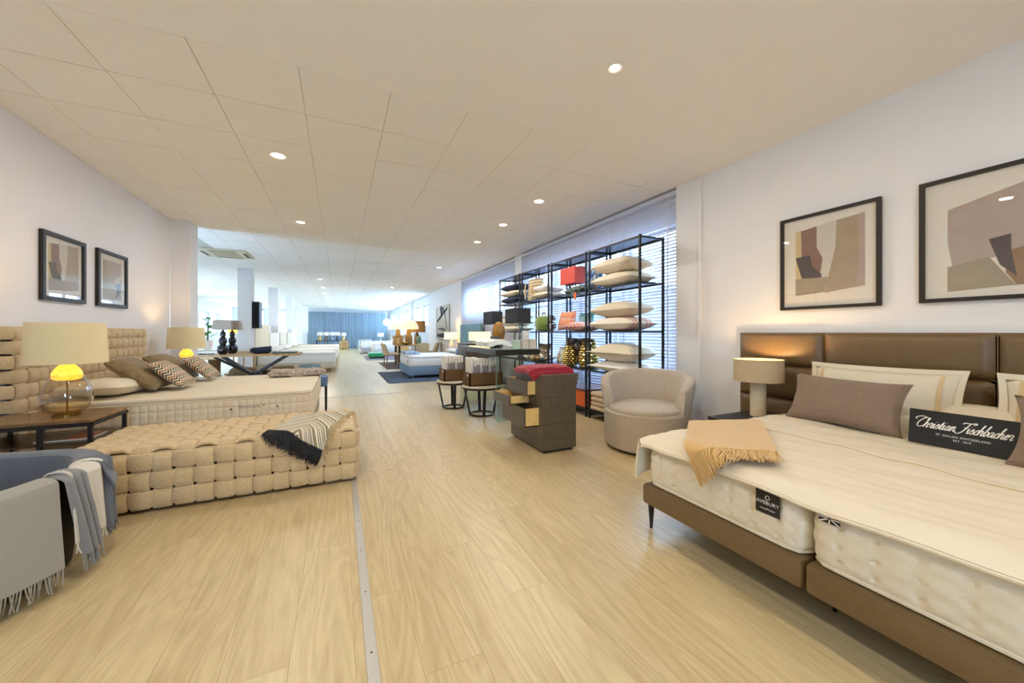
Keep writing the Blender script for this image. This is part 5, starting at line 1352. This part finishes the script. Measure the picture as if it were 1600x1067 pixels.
# ================================================================== MIDDLE LEFT: spider-leg table and its things
liveoak = wood('live_edge_oak', lin(150, 112, 66), lin(206, 170, 116), .45, 1.4, axis=0)
tb = thing('dining_table', 'live edge wooden table with crossed black beam legs', 'table', (-1.77, 10.0, 0))
mb = MB(); n = 40; vs = []
for (z) in (.722, .768):
    for k in range(n):
        x = -2.74 + 1.92 * k / (n - 1); vs.append((x, 9.62 + .025 * math.sin(x * 9) + .012 * math.sin(x * 23), z))
    for k in range(n):
        x = -.82 - 1.92 * k / (n - 1); vs.append((x, 10.42 + .03 * math.sin(x * 7 + 1), z))
m2 = 2 * n
mb.add(vs, [tuple(reversed(range(m2))), tuple(range(m2, 2 * m2))] + [(i, (i + 1) % m2, m2 + (i + 1) % m2, m2 + i) for i in range(m2)])
part('table_top', mb, liveoak, tb)
for (sx, sy) in ((-1, -1), (1, -1), (-1, 1), (1, 1)):
    part('leg', MB().bar((-1.74 + sx * .66, 10.02 + sy * .26, .722), (-1.74 + sx * .02, 10.02 + sy * .03, .30), .10, .05), black_metal, tb, smooth=False)
    part('leg', MB().bar((-1.74 + sx * .02, 10.02 + sy * .03, .33), (-1.74 + sx * .50, 10.02 + sy * .30, .0), .10, .05), black_metal, tb, smooth=False)
blackgl = mat('glossy_black_ceramic', lin(16, 18, 24), .08, coat=.5)
taupeshade = mat('taupe_card_shade', lin(172, 156, 140), .8)
def triple_lamp(x, y, z, lab):
    t = thing('table_lamp', lab, 'table lamp', (x, y, z), group='stacked ball lamps on the live edge table')
    part('base', MB().lathe([(.06, z), (.095, z + .035), (.108, z + .105), (.095, z + .175), (.05, z + .215), (.068, z + .245), (.078, z + .295), (.066, z + .345), (.036, z + .375), (.048, z + .40), (.054, z + .435), (.044, z + .475), (.02, z + .50), (.012, z + .54)], x, y, 32), blackgl, t)
    zb, zt = z + .53, z + .74; mb = MB()
    q = lambda w, d, zz: [(x - w, y - d, zz), (x + w, y - d, zz), (x + w, y + d, zz), (x - w, y + d, zz)]
    vs = q(.178, .13, zb) + q(.145, .10, zt) + q(.174, .126, zb) + q(.141, .096, zt)
    fs = []
    for k in range(4):
        k2 = (k + 1) % 4; fs += [(k, k2, 4 + k2, 4 + k), (8 + k, 12 + k, 12 + k2, 8 + k2), (k, 8 + k, 8 + k2, k2), (4 + k, 4 + k2, 12 + k2, 12 + k)]
    part('lamp_shade', mb.add(vs, fs), taupeshade, t, smooth=False)
triple_lamp(-2.28, 9.92, .77, 'black stacked ball lamp with taupe shade, nearer of the pair')
triple_lamp(-2.18, 10.22, .77, 'black stacked ball lamp with taupe shade, behind its twin')
bd = thing('bead_string', 'string of dark wooden beads on the live edge table', 'beads', (-2.55, 9.85, .77))
for k in range(11):
    x, y = -2.70 + .028 * k, 9.80 + .03 * math.sin(k * .9); part('bead', MB().lathe([(.0001, .769), (.011, .773), (.0155, .785), (.011, .797), (.0001, .801)], x, y, 10), black_satin, bd)
nr = thing('rolled_blanket', 'navy blanket rolled on the live edge table', 'blanket', (-1.58, 9.95, .77)); navyw = mat('navy_wool', lin(34, 40, 58), .95, noise=.15, nscale=60)
part('roll', MB().tube([(-1.79 + .03 * k, 9.92, .838 + .006 * math.sin(k)) for k in range(14)], [.03, .05, .062, .066, .068, .07, .07, .07, .07, .068, .066, .062, .05, .025], 20), navyw, nr)
part('flap', sheet(lambda u, v: (-1.72 + .34 * u, 9.86 - .02 * v, .905 - .12 * v + .03 * u), 8, 6, .012), navyw, nr)
solo('folded_cloth', MB().box(-1.36, -.88, 9.72, 10.1, .77, .80, .012), mat('teal_grey_cloth', lin(92, 112, 116), .9), 'teal grey cloth folded flat at the table end', 'cloth')
brownf = mat('brown_suede', lin(112, 88, 56), .9, noise=.1, nscale=30)
for k, (x, y, m, lab) in enumerate(((-2.12, 10.95, brownf, 'brown suede pouf under the table, left one'), (-1.30, 11.05, brownf, 'brown suede pouf under the table, right one'), (-.72, 11.3, mat('blue_grey_felt', lin(120, 136, 144), .9), 'blue grey pouf beyond the table end'))):
    p = thing('pouf', lab, 'pouf', (x, y, 0)); part('body', MB().lathe([(.22, .0), (.27, .04), (.285, .2), (.275, .32), (.22, .385), (.0001, .40)], x, y, 32), m, p)
    part('seam', MB().tube([(x + .287 * math.cos(a * math.pi / 16), y + .287 * math.sin(a * math.pi / 16), .2) for a in range(32)], .004, 5, True), m, p)
stt = thing('stump_table', 'dark tree stump side table behind the zigzag cushions', 'side table', (-2.75, 11.25, 0))
part('stump', MB().lathe([(.13, 0), (.115, .2), (.12, .4), (.13, .585)], -2.75, 11.25, 14), mat('dark_bark', lin(96, 66, 36), .9, noise=.5, nscale=14, bump=1, bscale=20), stt); part('top', MB().box(-2.95, -2.55, 11.05, 11.45, .587, .62, .004), mat('pale_wood_top', lin(206, 180, 136), .5), stt)
lowb = thing('low_shelf', 'low wooden display shelf with dark balls behind the table', 'shelf', (-2.45, 11.6, 0))
part('board', MB().box(-2.62, -1.95, 11.5, 11.9, .16, .2, .004), liveoak, lowb)
for x in (-2.58, -2.35, -2.0): part('support', MB().box(x, x + .035, 11.52, 11.88, 0, .16), liveoak, lowb, smooth=False)
for x in (-2.52, -2.30, -2.08): part('post', MB().box(x, x + .03, 11.86, 11.89, .2, .72), liveoak, lowb, smooth=False)
part('top_board', MB().box(-2.62, -1.95, 11.5, 11.9, .72, .75, .004), liveoak, lowb)
for k in range(4):
    x = -2.50 + .14 * k; solo('decor_ball', MB().lathe([(.0001, .2), (.03, .205), (.05, .25), (.03, .295), (.0001, .3)], x, 11.62, 16), blackgl, ('first', 'second', 'third', 'fourth')[k] + ' dark glass ball from the left on the low shelf', 'ball', 'dark balls on the low shelf')
pt = thing('display_table', 'white topped wooden table carrying the potted plant', 'table', (-3.4, 14.0, 0))
part('table_top', MB().box(-4.4, -2.65, 13.6, 14.4, .69, .73, .004), white_gloss, pt)
for (x, y) in ((-4.3, 13.7), (-2.75, 13.7), (-4.3, 14.3), (-2.75, 14.3)): part('leg', MB().box(x - .03, x + .03, y - .03, y + .03, 0, .69), liveoak, pt, smooth=False)
pp = thing('potted_plant', 'leafy green potted plant before the bright left window', 'plant', (-3.58, 13.95, .73))
part('pot', MB().lathe([(.105, .732), (.15, 1.0), (.14, 1.0), (.12, .96), (.0001, .96)], -3.58, 13.95, 24), mat('white_pot', lin(232, 228, 220), .5), pp)
leafm = mat('leaf_green', lin(70, 140, 52), .45, noise=.2, nscale=12); stem_m = mat('stem_dark', lin(60, 66, 50), .7)
part('stem', MB().tube([(-3.58, 13.95, .96), (-3.57, 13.95, 1.3), (-3.56, 13.93, 1.62)], [.022, .016, .01], 8), stem_m, pp)
for k in range(11):
    a = k * 2.4; z0 = 1.08 + .055 * k; l = .26 + .07 * math.sin(k * 1.7); M_ = TR((-3.57, 13.95, z0), 0, R(-25 + 5 * (k % 4)), a)
    lf = sheet(lambda u, v: (.05 + l * u, (v - .5) * .22 * math.sin(min(1, u + .05) * math.pi) ** .7, .10 * u - .12 * u * u), 8, 4, .003); part('leaf', lf.xf(M_), leafm, pp)
for k in range(4):
    part('branch', MB().tube([(-3.57, 13.95, 1.5), (-3.57 + .16 * (k - 1.6), 13.9, 1.75 + .05 * (k % 2)), (-3.57 + .26 * (k - 1.6), 13.88, 1.86 - .06 * k)], .006, 5), stem_m, pp)
ol_ = thing('table_lamp', 'orange shaded lamp with turned wood base beside the column', 'table lamp', (-2.95, 14.0, .73))
part('base', MB().lathe([(.06, .732), (.05, .78), (.028, .82), (.05, .88), (.03, .95), (.045, 1.02), (.026, 1.1), (.014, 1.24)], -2.95, 14.0, 20), liveoak, ol_); part('lamp_shade', shade_mb(-2.95, 14.0, 1.22, 1.43, .15, .14), mat('orange_lit_shade', lin(240, 160, 50), .7, emit=(1, .5, .08, 1), estr=1.2), ol_)
solo('decor_ball', MB().lathe([(.0001, .732), (.05, .742), (.075, .81), (.05, .875), (.0001, .885)], -2.76, 13.85, 18), mat('plum_ceramic', lin(66, 46, 54), .3), 'plum ceramic ball beside the orange lamp', 'ball')
sk = thing('loudspeaker', 'tall black loudspeaker mounted on the second column', 'loudspeaker', (-2.13, 12.7, 1.36))
part('cabinet', MB().box(-2.215, -2.045, 12.5, 12.93, 1.36, 2.11, .006), black_satin, sk); part('grille', MB().box(-2.205, -2.055, 12.492, 12.499, 1.38, 2.09, .003), mat('black_cloth', lin(12, 12, 13), .95, bump=.3, bscale=300), sk)

# ================================================================== ROW OF BEDS, LEFT
def bed(lab, x0, x1, y0, y1, hbz, hb_m, base_m_, mat_m, hb_left=True, channels=9, zb=(.13, .285, .61), hy=None, pil=2):
    t = thing('bed', lab, 'bed', ((x0 + x1) / 2, (y0 + y1) / 2, 0))
    part('base', MB().box(x0, x1, y0, y1, zb[0], zb[1], .015), base_m_, t)
    mt_ = part('mattress', mattress_mb(x0 + .01, x1 - .01, y0 + .01, y1 - .01, zb[1] + .003, zb[2] - .06, .08, .05, 4, lambda s_, z, a, b: .008 * math.sin(max(0, min(1, (z - zb[1]) / (zb[2] - .06 - zb[1]))) * math.pi)), mat_m, t)
    part('topper', mattress_mb(x0 + .01, x1 - .01, y0 + .005, y1 - .005, zb[2] - .056, zb[2], .08, .05, 2), mat_m, t)
    for (x, y) in ((x0 + .1, y0 + .08), (x1 - .1, y0 + .08), (x0 + .1, y1 - .08), (x1 - .1, y1 - .08)): part('leg', MB().lathe([(.018, 0), (.018, zb[0] + .01)], x, y, 10), alu, t)
    hx = x0 - .10 if hb_left else x1 + .02
    h0, h1 = hy or (y0 - .05, y1 + .05)
    for k in range(channels):
        a = h0 + (h1 - h0) * k / channels; b = h0 + (h1 - h0) * (k + 1) / channels
        part('headboard_channel', MB().box(hx, hx + .09, a + .003, b - .003, .12, hbz, .03), hb_m, t)
    for k in range(pil):
        yy = y0 + (y1 - y0) * (k + .5) / pil
        solo('pillow', cushion_mb(.66, .42, .15, 12, .06, k), white_cotton, '%s pillow on the %s' % (('near', 'far')[k % 2], lab), 'pillow', M=TR((x0 + .30 if hb_left else x1 - .30, yy, zb[2] + .075), 0, 0, R(90)))
    return t
offw = mat('off_white_fabric', lin(226, 220, 208), .9, noise=.03, nscale=80); greige = mat('greige_fabric', lin(206, 194, 174), .9, noise=.05, nscale=80)
bed('white boxspring bed with tall channelled headboard beyond the table', -2.2, -.10, 12.98, 14.78, 1.50, mat('ivory_channel_fabric', lin(230, 216, 190), .9), greige, white_cotton, channels=10, hy=(12.95, 15.3))
bed('second white bed in the left row', -2.2, -.05, 15.5, 17.3, 1.24, offw, greige, white_cotton, channels=4)
bed('third white bed in the left row', -2.2, -.02, 18.1, 19.9, 1.24, greige, greige, matt_white, channels=5)
bed('fourth white bed farthest down the left row', -2.2, 0, 20.5, 22.3, 1.24, greige, greige, matt_white, channels=4)

# ================================================================== FAR END
ct = thing('curtain', 'long blue grey curtain across the end wall', 'curtain', (.7, 31.75, 0))
curm = mat('blue_grey_curtain', lin(160, 176, 192), .85, noise=.04, nscale=30)
mb = MB(); mb.grid(lambda u, v: (-2.15 + 5.68 * u, 31.75 + .07 * math.sin(u * 2 * math.pi * 42) * (.8 + .3 * (1 - v)) + .02 * math.sin(u * 70), .02 + 2.78 * v), 420, 3)
part('fabric', mb, curm, ct); part('rail', MB().box(-2.2, 3.58, 31.7, 31.8, 2.80, 2.83), alu, ct, smooth=False)
cs = thing('console_table', 'dark console with lamps standing before the curtain', 'table', (-.5, 30.0, 0))
part('top', MB().box(-1.5, -.02, 29.8, 30.2, .62, .67, .004), black_satin, cs)
for x in (-1.45, -.75, -.07): part('leg', MB().box(x - .03, x + .03, 29.85, 30.15, 0, .62), black_satin, cs, smooth=False)
for k, (x, c) in enumerate(((-1.25, (200, 170, 90)), (-.85, (110, 90, 80)), (-.45, (150, 170, 190)), (-.12, (70, 80, 96)))):
    t = thing('table_lamp', ('gold', 'brown', 'pale blue', 'slate')[k] + ' based lamp with white shade on the far console', 'table lamp', (x, 30.0, .67), group='lamps on the far console')
    part('base', MB().lathe([(.10, .671), (.12, .75), (.09, .92), (.03, 1.0), (.02, 1.06)], x, 30.0, 16), mat('far_lamp_%d' % k, lin(*c), .4), t); part('lamp_shade', shade_mb(x, 30.0, 1.03, 1.27, .19, .18, 24), white_gloss, t)
cb = thing('root_wood_cube', 'teak root wood cube before the curtain', 'side table', (.32, 30.0, 0))
part('body', MB().box(.02, .62, 29.75, 30.25, .02, .64, .04), mat('teak_root', lin(176, 140, 92), .8, noise=.5, nscale=7, bump=.8, bscale=12), cb); part('foot', MB().box(.08, .56, 29.8, 30.2, 0, .02), black_satin, cb, smooth=False)
t = thing('table_lamp', 'gold lamp standing on the teak root cube', 'table lamp', (.3, 30.0, .64)); part('base', MB().lathe([(.08, .641), (.10, .74), (.08, .9), (.02, 1.0)], .3, 30.0, 16), gold, t); part('lamp_shade', shade_mb(.3, 30.0, .98, 1.22, .17, .16, 24), white_gloss, t)
pd = thing('pendant_lamp', 'white glowing globe pendant by the curtain end', 'pendant lamp', (2.77, 25.0, CH))
part('globe', MB().lathe([(.0001, 1.66), (.12, 1.70), (.22, 1.82), (.24, 1.9), (.2, 2.02), (.1, 2.1), (.0001, 2.12)], 2.77, 25.0, 24), mat('white_globe', lin(250, 250, 250), .5, emit=(.9, .96, 1, 1), estr=.8), pd); part('cord', MB().tube([(2.77, 25.0, 2.1), (2.77, 25.0, CH)], .006, 6), white_gloss, pd)

# ================================================================== MIDDLE RIGHT: blue bed
rugm = patches('dark_blue_rug_weave', [lin(44, 58, 80), lin(62, 78, 104), lin(36, 46, 62), lin(84, 104, 132)], 40)
rg = thing('area_rug', 'dark blue rug under the blue bed', 'rug', (2.3, 10.8, 0)); part('pile', MB().box(1.10, 3.5, 9.42, 12.2, 0.001, .012, .003), rugm, rg)
part('edge_fringe', fringe_mb((1.11, 9.45, .006), (1.11, 12.18, .006), (-1, 0, -.05), 160, .03, .003), MATS['dark_blue_rug_weave'], rg, kind='stuff')
bluebase = mat('blue_grey_upholstery', lin(120, 146, 172), .85, noise=.06, nscale=80)
bb = bed('blue upholstered bed with white mattress on the dark blue rug', 1.70, 3.62, 10.15, 11.95, 1.50, mat('teal_headboard', lin(110, 142, 150), .85), bluebase, white_cotton, hb_left=False, channels=6, zb=(.08, .315, .60), hy=(9.95, 11.95), pil=2)
part('label', MB().box(1.697, 1.70, 10.35, 10.45, .40, .50), mat('rust_tag', lin(176, 86, 44), .7), bb, smooth=False)
for k, (y, m) in enumerate(((10.45, bluefab), (10.62, mat('grey_blue_cushion', lin(150, 160, 172), .9)))):
    solo('cushion', cushion_mb(.42, .36, .13, 14, .08, k), m, ('blue cushion in front on the blue bed', 'grey blue cushion behind the blue cushion')[k], 'cushion', M=basis((3.18 + .16 * k, y, .77), (.3, .95, 0), (.55, -.15, .80)))
th = thing('folded_throw', 'pale blue throw folded at the blue bed foot', 'throw', (1.95, 11.6, .6)); part('cloth', sheet(lambda u, v: (1.72 + .40 * u, 10.9 + .9 * v, .645 + .012 * wob(u * 3, v * 3)), 10, 16, .06), patches('pale_blue_check', [lin(150, 170, 200), lin(200, 212, 226), lin(110, 130, 170)], 40), th)
nst = thing('nightstand', 'white nightstand on the far side of the blue bed', 'nightstand', (3.55, 12.4, 0)); part('body', MB().box(3.3, 3.72, 12.2, 12.6, .05, .55, .005), white_gloss, nst); part('drawer_front', MB().box(3.292, 3.30, 12.22, 12.58, .3, .53, .002), white_gloss, nst)
for (x, y) in ((3.34, 12.24), (3.68, 12.24), (3.34, 12.56), (3.68, 12.56)): part('foot', MB().lathe([(.015, 0), (.015, .052)], x, y, 8), black_metal, nst)
litshade = mat('lit_cream_shade', lin(240, 226, 190), .8, emit=(1, .78, .42, 1), estr=.6)
def drum_lamp(x, y, z, lab, r=.2, h=.24, bh=.5, bm=None, sm=None, group=None, watt=5):
    t = thing('table_lamp', lab, 'table lamp', (x, y, z), group=group)
    part('base', MB().lathe([(.07, z), (.075, z + bh * .1), (.10, z + bh * .35), (.09, z + bh * .6), (.03, z + bh * .85), (.015, z + bh + .04)], x, y, 20), bm or white_gloss, t); part('lamp_shade', shade_mb(x, y, z + bh, z + bh + h, r, r * .94, 28), sm or litshade, t)
    if watt: lamp('lamp', 'POINT', (x, y, z + bh + h * .5), watt, LAMPW, .04, t)
    return t
drum_lamp(3.48, 12.4, .552, 'lit cream lamp on the white nightstand', .25, .24, .46)
cw_ = thing('chest_of_drawers', 'dark brown chest between the shelves and the blue bed', 'chest', (3.1, 8.95, 0)); chm = mat('dark_walnut', lin(84, 58, 38), .45, noise=.2, nscale=12)
part('body', MB().box(2.80, 3.60, 8.6, 9.35, .06, .95, .005), chm, cw_)
part('top', MB().box(2.78, 3.62, 8.58, 9.37, .952, .975, .004), chm, cw_)
for k in range(3): d_ = part('drawer', MB().box(2.79, 2.799, 8.62, 9.33, .08 + .29 * k, .35 + .29 * k, .002), chm, cw_); part('knob', MB().lathe([(.012, 0), (.016, .02), (.0001, .024)], 0, 0, 10).xf(basis((2.789, 8.97, .215 + .29 * k), (0, -1, 0), (0, 0, 1))), alu, d_)
for (x, y) in ((2.84, 8.64), (3.56, 8.64), (2.84, 9.31), (3.56, 9.31)): part('foot', MB().lathe([(.02, 0), (.02, .062)], x, y, 8), black_metal, cw_)
rc = thing('table_lamp', 'rectangular lit cream lamp on the brown chest', 'table lamp', (3.25, 8.98, .975)); mb = MB()
for (a, b, c, d) in ((3.08, 3.46, 8.7, 8.704), (3.08, 3.46, 9.296, 9.30), (3.08, 3.084, 8.704, 9.296), (3.456, 3.46, 8.704, 9.296)): mb.box(a, b, c, d, 1.03, 1.26)
part('lamp_shade', mb, litshade, rc, smooth=False); part('base', MB().box(3.2, 3.34, 8.9, 9.1, .976, 1.04, .004), chm, rc); lamp('lamp', 'POINT', (3.27, 9.0, 1.14), 4, LAMPW, .04, rc)
pa = thing('abstract_painting', 'abstract painting of black strokes on pale canvas', 'painting', (3.73, 14.6, .96)); PM = basis((3.735, 14.6, 1.635), (0, -1, 0), (0, 0, 1))
cv = part('canvas', MB().box(-1.02, 1.02, -.675, .675, 0, .02, .003).xf(PM), mat('pale_canvas', lin(206, 204, 196), .9, noise=.04, nscale=6), pa); ink = mat('black_ink', lin(38, 42, 52), .8); inkg = mat('grey_ink', lin(110, 116, 126), .8)
for q, m in (([(-.86, .62), (-.80, .62), (-.78, -.5), (-.84, -.5)], ink), ([(-.35, .62), (.35, .60), (.30, .35), (-.15, .30)], inkg), ([(-.2, .66), (0, .66), (-.1, .2), (-.2, .1)], ink), ([(-.85, .10), (-.75, .02), (.8, .48), (.85, .60), (.6, .52)], ink), ([(.3, .50), (.42, .50), (.78, -.28), (.70, -.26)], ink), ([(-.8, -.22), (.2, -.20), (.65, -.30), (.3, -.34), (-.5, -.28)], inkg), ([(-.88, -.46), (.3, -.42), (.6, -.5), (.4, -.6), (-.8, -.58)], ink)):
    p_ = MB(); p_.poly([(a, b, .0205) for a, b in q], (0, 0, .001)); part('brush_stroke', p_.xf(PM), m, cv, smooth=False)

# ================================================================== DINING GROUP AND FAR RIGHT
brug = patches('brown_rug_weave', [lin(70, 62, 58), lin(96, 84, 76), lin(54, 48, 46)], 40)
rg = thing('area_rug', 'dark brown rug under the dining group', 'rug', (2.4, 14.6, 0)); part('pile', MB().box(1.46, 3.4, 13.1, 16.2, .001, .012, .003), brug, rg)
beige_up = mat('beige_upholstery', lin(206, 186, 152), .9, noise=.05, nscale=60); walnut = mat('walnut_leg', lin(140, 100, 60), .5)
def dining_chair(x, y, rz, lab):
    t = thing('dining_chair', lab, 'chair', (x, y, .012), rz, group='beige dining chairs')
    part('seat', MB().box(-.23, .23, -.23, .23, .42, .49, .03), beige_up, t, world=False)
    mb = MB(); mb.grid(lambda u, v: (-.235 - .10 * v + .12 * (2 * u - 1) ** 2 * (1 - .4 * v), -.245 + .49 * u, .42 + .43 * v * (1 - .12 * (2 * u - 1) ** 2)), 16, 8); mb.grid(lambda u, v: (-.275 - .10 * v + .12 * (2 * u - 1) ** 2 * (1 - .4 * v), -.255 + .51 * u, .42 + .435 * v * (1 - .12 * (2 * u - 1) ** 2)), 16, 8, flip=True)
    part('backrest', mb, beige_up, t, world=False)
    for (sx, sy) in ((-1, -1), (1, -1), (-1, 1), (1, 1)): part('leg', MB().tube([(sx * .18, sy * .18, .43), (sx * .22, sy * .21, 0)], [.022, .014], 8), walnut, t, world=False)
dining_chair(1.72, 14.1, R(8), 'beige dining chair nearest the aisle with its back to it')
dining_chair(2.75, 14.02, R(95), 'beige dining chair with its back to the blue bed')
dining_chair(3.33, 14.95, R(178), 'beige dining chair on the wall side of the table')
dining_chair(2.4, 15.95, R(-95), 'beige dining chair beyond the table')
dt_ = thing('dining_table', 'wooden dining table covered with lamps', 'table', (2.45, 14.95, 0)); part('table_top', MB().box(1.95, 3.0, 14.35, 15.55, .735, .775, .008), liveoak, dt_)
for (x, y) in ((2.05, 14.45), (2.92, 14.45), (2.05, 15.45), (2.92, 15.45)): part('leg', MB().box(x - .035, x + .035, y - .035, y + .035, .012, .735), black_satin, dt_, smooth=False)
domem = mat('cream_dome_glass', lin(246, 236, 206), .4, emit=(1, .86, .55, 1), estr=.35); rope = mat('rope_wrap', lin(160, 128, 80), .9, noise=.3, nscale=40, bump=.8, bscale=60, stretch=(1, 1, 4))
for k, (x, y) in enumerate(((2.42, 14.6), (2.12, 15.30))):
    t = thing('dome_lamp', ('large cream dome lamp in front on the dining table', 'large cream dome lamp behind its twin')[k], 'table lamp', (x, y, .775), group='cream dome lamps')
    part('base', MB().lathe([(.13, .776), (.135, .82), (.135, 1.08), (.12, 1.12), (.09, 1.18), (.07, 1.38)], x, y, 24), rope, t)
    part('lamp_shade', MB().lathe([(.37, 1.37), (.365, 1.46), (.32, 1.58), (.24, 1.67), (.12, 1.715), (.0001, 1.72), (.0001, 1.712), (.118, 1.705), (.235, 1.66), (.312, 1.572), (.355, 1.46), (.36, 1.37), (.37, 1.37)], x, y, 36), domem, t)
ratt = mat('rattan_weave', lin(190, 140, 74), .7, noise=.35, nscale=24, bump=.8, bscale=40, stretch=(1, 1, 5))
t = thing('rattan_lamp', 'tall rattan lamp with wide rattan shade behind the dome lamps', 'table lamp', (2.86, 15.25, .775)); part('base', MB().lathe([(.10, .776), (.11, 1.0), (.06, 1.15), (.03, 1.28)], 2.86, 15.25, 20), rope, t); part('lamp_shade', shade_mb(2.86, 15.25, 1.25, 1.70, .33, .32, 32, .008), ratt, t)
t = thing('rattan_lantern', 'slatted rattan drum lantern at the table corner', 'lantern', (2.02, 14.55, .775))
for k in range(7): part('rattan_ring', MB().lathe([(.20, .78 + .05 * k), (.205, .80 + .05 * k), (.20, .82 + .05 * k), (.192, .80 + .05 * k), (.20, .78 + .05 * k)], 2.02, 14.55, 28), ratt, t)
part('inner_light', MB().lathe([(.05, .79), (.06, .9), (.04, 1.05)], 2.02, 14.55, 16), litshade, t)
drum_lamp(2.48, 15.42, .776, 'white drum lamp behind the rattan lantern', .18, .18, .40, watt=0, sm=mat('white_lit_shade', lin(240, 240, 236), .8, emit=(1, .95, .85, 1), estr=.5))
solo('green_vase', MB().lathe([(.06, .776), (.09, .82), (.10, .95), (.085, 1.05), (.05, 1.1), (.055, 1.13), (.045, 1.13)], 2.80, 14.62, 24), mat('sea_green_ceramic', lin(104, 146, 128), .35), 'sea green ceramic vase on the dining table', 'vase')
t = thing('fruit_bowl', 'dark bowl with yellow fruit on the dining table', 'bowl', (2.33, 14.42, .775)); part('bowl', MB().lathe([(.04, .776), (.10, .80), (.13, .83), (.12, .83), (.09, .805), (.0001, .79)], 2.27, 14.42, 20), black_satin, t)
for k in range(3): solo('lemon', MB().lathe([(.0001, .81), (.025, .82), (.034, .845), (.025, .87), (.0001, .88)], 2.22 + .05 * k, 14.42 + .02 * (k % 2), 12), mat('lemon_yellow', lin(240, 200, 40), .5), ('left', 'middle', 'right')[k] + ' yellow fruit in the dark bowl', 'fruit', 'fruit in the bowl')
rg = thing('area_rug', 'grey patterned rug under the green ottoman', 'rug', (2.0, 19.3, 0)); part('pile', MB().box(1.12, 3.0, 17.6, 21.0, .001, .012, .003), patches('grey_purple_rug', [lin(110, 100, 112), lin(76, 72, 80), lin(150, 142, 150)], 30), rg)
ot = thing('ottoman', 'emerald green cushion ottoman on the grey rug', 'ottoman', (1.6, 18.9, .012)); part('cushion', MB().box(1.24, 2.0, 18.6, 19.3, .06, .28, .06), mat('emerald_velvet', lin(20, 140, 84), .6, noise=.15, nscale=14, sheen=.6), ot); part('base', MB().box(1.3, 1.94, 18.66, 19.24, .013, .06), black_satin, ot, smooth=False)
bed('white bed beyond the green ottoman on the right', 1.62, 3.62, 20.6, 22.4, 1.2, offw, mat('pale_grey_base', lin(200, 202, 208), .9), white_cotton, hb_left=False, channels=4, zb=(.12, .32, .66))
bed('farthest white bed on the right near the curtain', 1.25, 3.62, 24.2, 26.0, 1.2, offw, mat('grey_lilac_base', lin(176, 178, 196), .9), white_cotton, hb_left=False, channels=4, zb=(.12, .32, .68))
rg = thing('area_rug', 'dark rug beside the farthest bed on the right', 'rug', (1.6, 23.8, 0)); part('pile', MB().box(1.10, 2.2, 22.9, 24.0, .001, .012, .003), brug, rg)
wc = thing('white_cabinet', 'low white open cabinet near the curtain', 'cabinet', (1.5, 27.2, 0)); part('body', MB().box(1.2, 2.0, 27.0, 27.5, .0, .06).box(1.2, 1.25, 27.0, 27.5, .06, .7).box(1.95, 2.0, 27.0, 27.5, .06, .7).box(1.2, 2.0, 27.0, 27.5, .7, .75), white_gloss, wc, smooth=False); part('shelf', MB().box(1.25, 1.95, 27.02, 27.48, .36, .39), white_gloss, wc, smooth=False)
drum_lamp(2.6, 27.2, .0, 'tall white lamp standing beside the white cabinet', .22, .26, .95, watt=0, sm=white_gloss)
bpy.context.view_layer.update()
